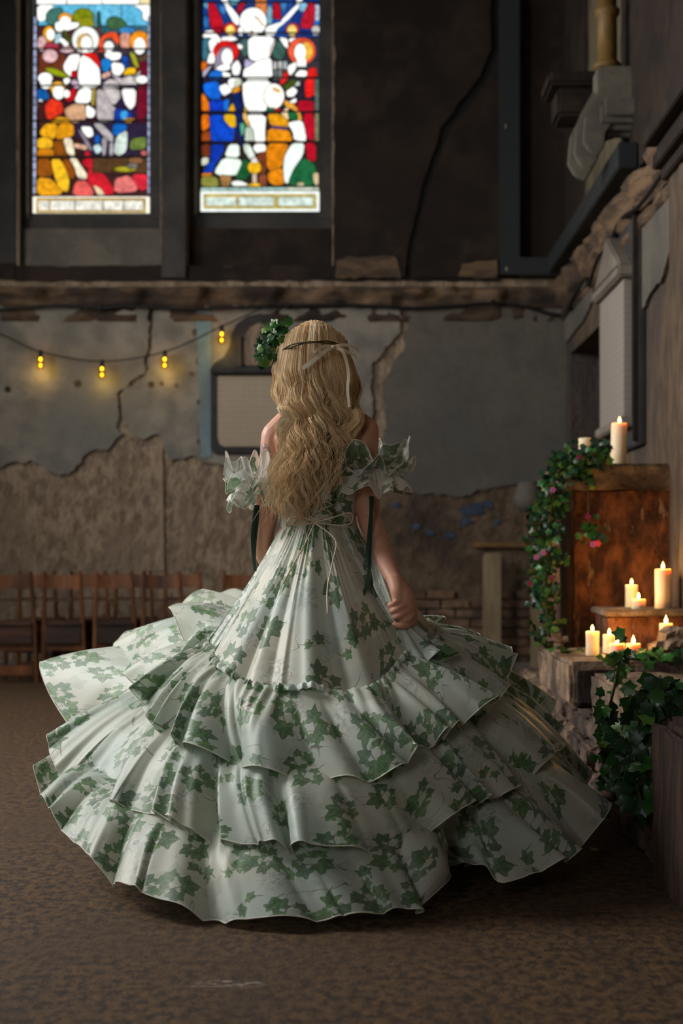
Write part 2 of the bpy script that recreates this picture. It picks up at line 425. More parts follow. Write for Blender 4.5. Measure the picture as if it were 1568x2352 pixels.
    p = t.n('BsdfPrincipled', {'Base Color': col, 'Roughness': .42, 'Specular IOR Level': .4, 'Sheen Weight': .3, 'Normal': t.bump(wv_, .05, .001)})
    tl = t.n('BsdfTranslucent', {0: col})
    m = t.n('MixShader', {0: transl, 1: p.outputs[0], 2: tl.outputs[0]})
    if transp:
        tr = t.n('BsdfTransparent', {0: (1, 1, 1, 1)})
        m = t.n('MixShader', {0: transp, 1: m.outputs[0], 2: tr.outputs[0]})
    return t.out(m.outputs[0])
M['fabric'] = ivy_fabric('ivy_print_organza', (200,213,201), (214,216,200))
M['fabric_upper'] = ivy_fabric('ivy_print_organza_upper', (216,226,216), (234,228,208), 0)
M['fabric_plain'] = plain('cream_bodice_lining', (226,222,206), .6, 0, .3, .04)
# ------------------------------------------------------------------ the room
SB = BY / F                                    # metres per photo pixel at the back wall
def bx(px): return (px - CX) * SB
def bz(py): return H - (py - CY) * SB
m = MB().box((LX-.3, NY-.3, -.2), (RX+.3, BY+.5, 0)); struct('floor', m, M['floor'], 'worn brown speckled chapel floor with pale scuff marks', 'floor')
m = MB().box((LX-.3, NY-.3, ZT), (RX+.3, BY+.5, ZT+.2)); struct('ceiling', m, M['soot'], 'dark sooty chapel ceiling above the windows', 'ceiling')
m = MB().box((LX-.3, NY-.3, 0), (-3.0, NY, ZT)).box((-1.4, NY-.3, 0), (RX+.3, NY, ZT)).box((-3.0, NY-.3, 0), (-1.4, NY, 1.7)).box((-3.0, NY-.3, 4.1), (-1.4, NY, ZT))
struct('wall_rear', m, M['render'], 'brown plaster wall behind the viewer', 'wall')
m = MB(); ys = [NY] + [y for p in LWIN for y in p] + [BY+.3]
for i in range(0, len(ys), 2): m.box((LX-.3, ys[i], 0), (LX, ys[i+1], ZT))
for y0, y1 in LWIN: m.box((LX-.3, y0, 0), (LX, y1, 1.85)).box((LX-.3, y0, 4.95), (LX, y1, ZT))
struct('wall_left', m, M['render'], 'brown plaster side wall with tall daylit windows', 'wall')

# back wall: lower part, upper part with two window openings
WIN = [(45, 368), (432, 762)]                 # openings, photo px
zs = bz(612)                                   # foot of the openings
m = MB().box((LX-.3, BY, 0), (RX+.3, BY+.5, zs))
m.box((LX-.3, BY, zs), (bx(WIN[0][0]), BY+.5, ZT)).box((bx(WIN[0][1]), BY, zs), (bx(WIN[1][0]), BY+.5, ZT)).box((bx(WIN[1][1]), BY, zs), (RX+.3, BY+.5, ZT))
WB = struct('wall_back', m, M['render'], 'tall end wall of the chapel with peeling plaster and two stained glass windows', 'wall')

def jag(pts, step=.05, amp=.02, seed=0):
    """outline (list of 2D points, closed) with a ragged edge"""
    out = []; n = len(pts)
    for i in range(n):
        a = np.array(pts[i]); b = np.array(pts[(i+1) % n]); L = np.linalg.norm(b-a); k = max(1, int(L/step))
        nrm = np.array([-(b-a)[1], (b-a)[0]]) / (L+1e-9)
        for j in range(k):
            p = a + (b-a)*j/k
            q = (fbm(p[0]*7, p[1]*7, seed, 1.0, 5)*1.0 + .5*abs(fbm(p[0]*30, p[1]*30, seed+3, 1.0, 2))) * amp
            out.append(tuple(p + nrm*q))
    return out
def slab(name, pts_px, mat, y0, y1, parent, step=.05, amp=.02, seed=0, label=None):
    pts = [(bx(x), bz(y)) for x, y in pts_px]
    m = MB().prism(jag(pts, step, amp, seed), 'y', y0, y1)
    o = obj(name, m, mat, parent)
    if label: o['label'] = label
    return o
# flaking plaster coats, each a slab of its own standing proud of the brown render, with cracks left open between them
T = .028
slab('plaster_coat', [(-600,708),(343,708),(342,760),(334,848),(296,880),(270,905),(266,985),(285,998),(240,1028),(190,1040),(168,1082),(110,1086),(76,1056),(18,1062),(-10,1085),(-600,1100)], M['plaster'], BY-T, BY+.02, WB, .016, .034, 1, 'grey blue plaster coat left of the crack')
slab('plaster_coat', [(356,708),(915,708),(916,760),(890,800),(858,832),(852,930),(848,1120),(800,1135),(700,1110),(590,1090),(500,1062),(432,1048),(392,1062),(372,1000),(330,1010),(304,995),(282,955),(288,898),(318,878),(344,850),(350,780)], M['plaster'], BY-T, BY+.02, WB, .016, .034, 2, 'grey plaster coat between the two cracks')
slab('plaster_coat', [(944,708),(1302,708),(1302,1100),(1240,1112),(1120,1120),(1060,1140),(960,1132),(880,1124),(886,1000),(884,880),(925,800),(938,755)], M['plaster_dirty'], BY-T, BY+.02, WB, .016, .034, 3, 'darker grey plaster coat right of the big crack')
M['pale_blue'] = surf('pale_blue_paint', (108,132,140), (122,144,150), (104,116,116), scale=5, bump=.3)
slab('paint_strip', [(452,712),(486,712),(486,1050),(462,1050),(458,900)], M['pale_blue'], BY-T-.006, BY-T+.01, WB, .03, .01, 4, 'pale blue paint strip beside the tablet')
M['pale_blue2'] = surf('blue_paint_flake', (50,60,78), (66,76,90), None, scale=9, bump=.5)
for i, (x, y, r) in enumerate([(1085,1170,26),(1068,1198,14),(985,1222,10),(1032,1230,14),(955,1210,9),(1120,1160,12),(908,1160,10),(1140,1200,9)]):
    pts = [(x + r*(1+.35*math.sin(i+k*2.2))*math.cos(k*.785), y + r*.7*(1+.35*math.cos(i*2+k*1.7))*math.sin(k*.785)) for k in range(8)]
    slab('paint_flake', pts, M['pale_blue2'], BY-.018, BY+.01, WB, .03, .01, 10+i)
M['vertical_scar'] = surf('pale_mortar_scar', (150,132,112), (134,116,96), None, scale=8, bump=.6)
slab('mortar_scar', [(362,1010),(374,1010),(378,1310),(366,1310)], M['vertical_scar'], BY-.02, BY+.01, WB, .02, .006, 20)
slab('damp_render', [(862,1128),(1000,1132),(1120,1122),(1304,1106),(1304,1545),(880,1545),(858,1330)], M['render_dark'], BY-.008, BY+.01, WB, .03, .03, 60, 'damp stained brown render low on the right')  # darker brown slab laid over the lower right render
slab('sooty_band', [(-600,606),(36,606),(36,642),(-600,642)], M['soot'], BY-.02, BY+.01, WB, .05, .01, 61)
slab('sooty_band', [(36,612),(1143,612),(1143,645),(36,645)], M['soot'], BY-.02, BY+.01, WB, .05, .012, 62)
# small pits in the plaster
for x, y, r in [(450,765,8),(460,830,10),(462,925,9),(460,1015,7),(20,895,7),(180,882,8),(348,884,7),(372,882,5),(440,860,5),(405,885,5)]:
    mm = MB().lathe([(r*SB*.2,0),(r*SB,.004),(r*SB*1.05,.012),(r*SB*.5,.013)], 12)
    mm.v = [(bx(x)+v[0], BY-T-.002+.010-v[2], bz(y)+v[1]) for v in mm.v]
    obj('plaster_pit', mm, M['cornice'], WB, True)
# upper wall, its dimness put into the colour: a plaster skin above the string course, broken by the long crack, leaving the window openings free
US = bz(-700)
slab('upper_plaster', [(-600,640),(36,640),(36,-700),(-600,-700)], M['soot_stone'], BY-.012, BY+.01, WB, .2, .01, 5)
slab('upper_plaster', [(372,640),(428,640),(428,-700),(372,-700)], M['soot_stone'], BY-.05, BY+.01, WB, .2, .006, 6, 'grey stone pier between the windows')
slab('crack_bed', [(900,645),(1000,645),(1160,100),(1160,-700),(1060,-700),(1060,100)], M['black'], BY-.006, BY+.01, WB, .2, .0, 50)
slab('upper_plaster', [(766,640),(930,640),(934,590),(948,520),(960,470),(985,380),(1002,330),(1010,300),(1050,250),(1100,180),(1125,120),(1130,-700),(766,-700)], M['soot'], BY-.05, BY+.01, WB, .04, .012, 7)
slab('upper_plaster', [(946,640),(950,590),(962,520),(976,470),(998,395),(1018,335),(1030,305),(1066,262),(1112,200),(1145,120),(1150,-700),(1400,-700),(1400,640)], M['soot'], BY-.05, BY+.01, WB, .04, .012, 8)
# patches of bare lighter render near the string course
for i, pts in enumerate([[(770,600),(905,590),(920,640),(770,640)], [(1060,610),(1140,600),(1140,640),(1050,640)], [(560,545),(600,540),(760,545),(760,605),(570,600)], [(440,540),(560,545),(560,600),(440,605)]]):
    slab('bare_patch', pts, M['cornice'] if i < 2 else M['soot'], BY-.06 if i < 2 else BY+.1, BY+.12, WB, .03, .02, 30+i)

# bricks showing low on the right where the render has gone
bm_ = [MB().box((-.108,-.02,-.031),(.108,.05,.031)) for _ in range(3)]
BR = []
for k in range(3):
    me = MB().box((-.108,-.02,-.031),(.108,.05,.031)).mesh('brick')
    bm = bmesh.new(); bm.from_mesh(me); bmesh.ops.subdivide_edges(bm, edges=bm.edges, cuts=1)
    for v in bm.verts: v.co += Vector((fbm(v.co.x*20,v.co.y*20,k*9+v.co.z*20),fbm(v.co.x*20+5,v.co.y*20,k*9),fbm(v.co.x*20+9,v.co.y*20,k*9)))*.008
    bm.to_mesh(me); bm.free(); me.materials.append(M['brick']); BR.append(me)
rb = random.Random(3)
for row in range(9):
    z = .10 + row*.075
    for c in range(7):
        x = .28 + c*.232 + (row % 2)*.116
        if x > 1.52 or rb.random() < .14 or (row > 6 and rb.random() < .45): continue
        inst('brick', BR[rb.randrange(3)], WB, (x, BY-.012-rb.random()*.02, z), (0, rb.uniform(-.02,.02), 0), (1, 1, 1))

# right wall, built as the wall plus proud pieces
NI = RW(1310, 815); NJ = RW(1376, 742)        # recess: far and near edges
y_far, y_near = NI.y, NJ.y; nz = 2.5
m = MB().box((RX, NY-.3, 0), (RX+.35, y_near, ZT)).box((RX, y_far, 0), (RX+.35, BY+.3, ZT)).box((RX, y_near, nz), (RX+.35, y_far, ZT)).box((RX+.28, y_near, 0), (RX+.35, y_far, nz))
WR = struct('wall_right', m, M['rightwall'], 'side wall with dark recess, peeling plaster and stone memorials', 'wall')
def rslab(name, pts_px, mat, x0, x1, step=.05, amp=.02, seed=0, label=None):
    pts = []
    for px, py in pts_px:
        v = RW(px, py); pts.append((v.y, v.z))
    m = MB().prism(jag(pts, step, amp, seed), 'x', x0, x1)
    o = obj(name, m, mat, WR)
    if label: o['label'] = label
    return o
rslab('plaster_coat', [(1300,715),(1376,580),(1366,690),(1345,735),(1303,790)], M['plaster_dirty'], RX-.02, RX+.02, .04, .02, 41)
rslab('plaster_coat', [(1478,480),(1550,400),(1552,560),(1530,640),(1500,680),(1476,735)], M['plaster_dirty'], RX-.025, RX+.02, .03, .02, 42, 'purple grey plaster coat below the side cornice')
rslab('paint_strip', [(1464,560),(1471,560),(1474,960),(1467,965)], M['pale_blue'], RX-.02, RX+.02, .05, .012, 43)
# pale pilaster above the side cornice and its dark neighbour
rslab('pilaster', [(1352,470),(1440,390),(1440,-900),(1400,-900)], M['palewall'], RX-.03, RX+.02, .06, .012, 44, 'pale limewashed pilaster strip')
rslab('upper_plaster', [(1442,430),(1568,290),(1700,150),(1700,-1500),(1442,-1500)], M['soot'], RX-.045, RX+.02, .05, .02, 45)
rslab('upper_plaster', [(1302,640),(1350,560),(1350,-900),(1302,-600)], M['soot'], RX-.02, RX+.02, .06, .012, 46)
# near pilaster at the frame edge
m = MB().prism(jag([(RX-.10, 6.1), (RX-.10, 7.22), (RX+.02, 7.24), (RX+.02, 6.1)], .05, .01, 2), 'z', 0, 2.8)
obj('pilaster', m, M['rightwall'], WR)['label'] = 'near brown pilaster edge'
obj('pilaster', MB().box((RX-.08, 6.1, 3.1), (RX+.02, 7.24, ZT)), M['soot'], WR)['label'] = 'sooty upper pilaster'

# string course: moulded and broken, along the back wall and the right wall
def moulding(name, along, a, b, mat, parent, ztop=3.05, seed=0, scale=1.0, ck=2.6):
    prof = [(0, -.27), (.035, -.265), (.045, -.22), (.03, -.205), (.03, -.16), (.07, -.15), (.085, -.105), (.06, -.09), (.10, -.07), (.115, -.02), (.09, 0), (0, .02)]
    n = int(abs(b-a)/.035); pts = []
    for i in range(n+1):
        s = a + (b-a)*i/n
        for k, (d, z) in enumerate(prof):
            w1 = fbm(s*2.2, z*7, seed, 1, 4); chip = max(0, fbm(s*3.1, seed+5, z*3, 1, 3)-.02)
            dd = d*scale*(1 - min(.75, chip*ck)) + (w1*.012 if d > 0 else -.01); zz = ztop + z + w1*.010
            pts.append((s, BY-dd, zz) if along == 'x' else (RX-dd, s, zz))
    return obj(name, MB().grid(pts, len(prof), n+1), mat, parent, True)
moulding('string_course', 'x', LX, RX, M['cornice'], WB, 3.05, 1)['label'] = 'broken moulded stone string course'
moulding('string_course', 'y', 7.2, BY, M['cornice'], WR, 3.06, 2, 1.25, 1.1)['label'] = 'chipped moulded cornice on the side wall'
m = MB()
for z0, z1, d in ((2.80,2.86,.03),(2.86,2.93,.07),(2.93,2.98,.05),(2.98,3.06,.11),(3.06,3.10,.08)): m.box((RX-.10-d, 6.1, z0), (RX, 7.26+d*.6, z1))
obj('cornice_return', m, M['soot'], WR, False, .006)
# plinth along the foot of the back wall
m = MB().prism([(BY+.02, 0), (BY-.10, 0), (BY-.10, .075), (BY-.08, .09), (BY+.02, .09)], 'x', LX, RX)
struct('baseboard_back', m, M['panel_stone'], 'low grey stone plinth at the foot of the end wall', 'plinth')

# ------------------------------------------------------------------ windows
# stained glass: every pane an object of its own, colours in the crop's 3.676x pixels
W, CRM = (252,252,246), (250,236,205)
def el(c, x, y, rx, ry, n=18): return (c, [(x+rx*math.cos(2*math.pi*k/n), y+ry*math.sin(2*math.pi*k/n)) for k in range(n)], 0)
def rc(c, x0, y0, x1, y1): return (c, [(x0,y0),(x1,y0),(x1,y1),(x0,y1)], 0)
def pg(c, *p): return (c, list(p), 1)
LEFT = [
 rc((64,36,34),330,45,1262,1690),
 rc((96,190,226),330,45,800,215), rc((110,196,230),805,45,1025,250), rc((96,186,224),1032,45,1262,250),
 rc(W,315,-60,560,38), rc(W,570,-60,860,38), rc(W,868,-60,1175,38), rc((240,226,170),1182,-60,1288,38),
 pg(W,(318,48),(470,50),(400,100),(388,170),(350,190),(320,170)), pg(W,(1120,50),(1288,48),(1288,170),(1240,188),(1205,160),(1212,110),(1180,78)),
 pg((66,118,108),(392,112),(520,58),(545,150),(480,225),(398,205)),
 rc((60,104,120),820,225,1262,290),
 el((128,140,20),705,150,88,72), el((150,150,28),720,205,78,50),
 pg((66,104,66),(898,180),(955,145),(1035,168),(1080,222),(1060,262),(918,252)), pg((40,84,70),(825,110),(845,100),(855,240),(822,240)),
 pg((30,110,120),(820,270),(890,232),(900,290),(830,310)),
 rc((84,44,52),330,232,640,460), rc((92,60,60),640,240,860,460), rc((70,60,72),860,290,1262,460),
 rc((110,52,32),330,465,560,640), rc((60,34,50),560,465,860,760), rc((52,44,66),860,465,1262,755),
 el((244,160,34),557,168,58,50), el(W,557,192,45,46), pg(W,(468,205),(520,188),(600,200),(672,200),(664,238),(590,262),(530,275),(478,272)),
 pg((70,80,24),(525,265),(560,260),(612,370),(590,380)),
 el((246,174,34),420,300,50,68), el(W,434,302,34,46), pg((170,212,222),(470,300),(522,290),(520,362),(470,382)), pg(W,(500,340),(530,330),(590,380),(560,410)),
 el((216,176,176),360,380,38,62), el((236,200,200),570,430,60,25),
 el((232,238,232),728,348,112,112), el((214,170,96),722,372,66,80), el(W,736,378,46,62), rc(W,700,410,750,455),
 pg((226,30,24),(690,462),(820,462),(850,560),(842,640),(760,560)),
 pg(W,(543,560),(600,470),(690,472),(640,650),(600,655),(550,612)), pg(W,(692,474),(765,505),(842,585),(852,665),(850,742),(690,757),(662,650)),
 pg((200,18,30),(612,614),(652,608),(656,662),(614,664)), pg((150,160,22),(384,588),(450,583),(540,622),(602,666),(530,662),(430,634)),
 pg(W,(540,680),(590,668),(600,700),(560,730)), pg((206,180,200),(600,700),(650,680),(690,750),(640,760)),
 pg((240,84,40),(838,446),(845,350),(900,292),(980,284),(1018,342),(1002,400),(930,366),(880,452)),
 pg((74,80,82),(873,402),(890,345),(950,330),(1000,400),(1012,452),(900,452)),
 el(W,925,408,40,46), pg(W,(890,457),(1030,457),(1022,510),(960,526),(900,502)),
 pg((28,130,212),(860,522),(930,500),(950,560),(912,622),(870,612)), pg((24,74,170),(1040,480),(1086,500),(1080,592),(1040,582)),
 pg(W,(948,540),(1040,552),(1058,602),(1010,657),(954,632)), pg((224,172,160),(860,650),(930,612),(945,650),(880,680)),
 el((224,160,140),1066,356,46,82), el((60,140,204),1080,270,64,26),
 el((246,150,30),1185,362,84,84), el(W,1185,404,48,70),
 pg((104,18,38),(1160,545),(1262,520),(1262,760),(1162,760)), pg((116,18,40),(1162,768),(1262,768),(1250,1000),(1130,1040),(1150,900)), pg((96,16,36),(1130,1050),(1245,1010),(1235,1110),(1110,1195)),
 pg((170,170,40),(1098,448),(1150,480),(1182,592),(1140,572)), pg((96,72,52),(1170,500),(1262,460),(1262,520),(1190,540)),
 pg((234,184,24),(1043,652),(1080,590),(1150,588),(1152,640)),
 rc((44,30,62),820,765,1160,1050), rc((60,24,34),560,765,820,1050),
 pg((208,198,198),(870,735),(930,680),(1010,700),(1020,748),(960,755),(880,760)), pg((214,206,204),(1020,690),(1120,650),(1165,720),(1158,745),(1025,748)), pg((200,190,192),(945,636),(1045,690),(1015,722)), pg((200,190,192),(1122,690),(1200,600),(1172,704)),
 pg((206,198,196),(870,768),(1010,768),(1030,835),(965,912),(885,805)), pg((192,182,184),(822,780),(866,768),(960,915),(985,930),(970,1042),(830,1046)), pg((244,240,236),(1030,768),(1158,768),(1150,900),(1110,945),(1062,890)),
 el(W,1205,690,48,32),
 pg((24,60,160),(980,930),(1080,948),(1125,985),(1100,1050),(970,1048)), pg((60,160,222),(1022,962),(1082,950),(1085,1020),(1035,1030)), pg((230,160,30),(1050,1020),(1150,1015),(1120,1050),(1060,1048)),
 pg((180,56,78),(375,425),(420,370),(505,400),(522,455),(440,430)), el((238,194,194),435,492,62,54),
 el(W,395,680,60,46), el(W,400,720,46,50), pg((20,90,164),(330,770),(400,778),(432,852),(330,872)), el(W,356,915,30,55),
 rc((70,30,30),330,875,560,1040),
 el((244,184,60),500,765,60,54), el(W,508,800,48,58), pg((228,54,28),(388,925),(440,850),(530,878),(552,962),(418,1042)), pg((202,20,30),(560,850),(620,770),(656,772),(642,850),(592,882)), el(W,575,812,28,32),
 pg(W,(636,885),(685,770),(788,770),(772,892)), pg((170,150,60),(790,770),(818,770),(808,920),(780,900)), pg(W,(740,900),(822,955),(800,1012),(742,1012)),
 pg((216,168,128),(556,945),(640,895),(732,902),(742,1030),(632,1062),(572,1000)),
 rc((46,34,60),640,1060,1262,1350), rc((60,28,20),330,1190,700,1670),
 pg((236,168,22),(438,1056),(500,1008),(590,1018),(615,1056)),
 pg((240,172,24),(345,1140),(400,1066),(500,1066),(480,1192),(400,1192)), pg((226,152,18),(505,1066),(632,1066),(640,1162),(560,1192),(485,1192)),
 pg((246,186,34),(330,1195),(400,1178),(462,1210),(455,1268),(330,1272)), pg((140,76,10),(462,1215),(560,1200),(602,1350),(470,1350)), pg((214,132,12),(330,1278),(460,1275),(468,1350),(330,1350)),
 pg((150,80,10),(330,1362),(440,1362),(470,1500),(330,1515)), pg((252,196,32),(445,1366),(530,1366),(600,1520),(590,1640),(520,1622),(475,1500)), pg((150,76,12),(535,1366),(600,1366),(655,1500),(612,1540)), pg((238,164,16),(330,1520),(452,1528),(560,1660),(330,1672)),
 pg(CRM,(548,1190),(620,1186),(650,1342),(585,1322)), pg(CRM,(600,1360),(655,1355),(702,1425),(752,1500),(740,1532),(672,1522),(642,1425)), pg((230,180,150),(635,1230),(750,1250),(745,1290),(640,1265)),
 pg((206,24,40),(748,1285),(790,1345),(720,1350)), pg((200,22,40),(700,1390),(740,1360),(800,1362),(800,1450),(750,1440)),
 pg((212,28,44),(760,1440),(880,1480),(970,1600),(972,1662),(840,1662),(748,1545)), pg((232,96,90),(655,1550),(745,1545),(822,1672),(622,1672)), pg((252,220,180),(800,1580),(860,1610),(900,1665),(840,1668)), pg((230,120,116),(980,1530),(1110,1500),(1192,1632),(980,1652)), pg((222,40,60),(1115,1498),(1256,1488),(1256,1612),(1195,1632)),
 pg((190,182,182),(796,1066),(870,1066),(972,1172),(962,1232),(900,1182)), pg((170,162,168),(876,1182),(922,1192),(902,1335),(878,1335)), pg((180,172,176),(938,1232),(972,1232),(966,1342),(938,1342)), pg((176,168,172),(866,1362),(932,1370),(912,1482),(878,1440)), pg((140,130,140),(668,1110),(722,1150),(802,1292),(768,1292)),
 pg(W,(700,1092),(790,1098),(806,1168),(760,1187),(718,1140)), pg((16,100,190),(975,1066),(1092,1078),(1050,1172),(955,1162)), pg((16,90,180),(818,1160),(862,1170),(852,1242),(818,1232)), pg((200,226,228),(800,1260),(850,1240),(880,1290),(830,1330)),
 pg((214,230,220),(1000,1172),(1092,1120),(1082,1300),(1020,1342),(973,1312)), pg((112,132,60),(1118,1200),(1250,1180),(1240,1282),(1110,1292)),
 rc((84,58,32),800,1362,1256,1480), el((168,160,30),1070,1452,92,20), el((140,96,60),1160,1380,60,26), el((120,116,110),1130,1424,46,20), el((190,100,90),1230,1318,26,22),
]
for k in range(22):
    y0 = 178 + k*68
    c = (176,184,216) if (k*7) % 5 else (150,160,196)
    LEFT += [rc(c, 306, y0, 328, y0+58), rc(c, 1264, y0-4, 1288, y0+54)]
LEFT += [rc((246,242,226),304,1690,1284,1832), rc((206,164,64),334,1704,1246,1822)]
for a, b in ((350,438),(450,650),(660,888),(898,1058),(1068,1226)): LEFT.append(rc((240,238,224), a, 1724, b, 1804))
LBARS = [456, 762, 1056, 1356]
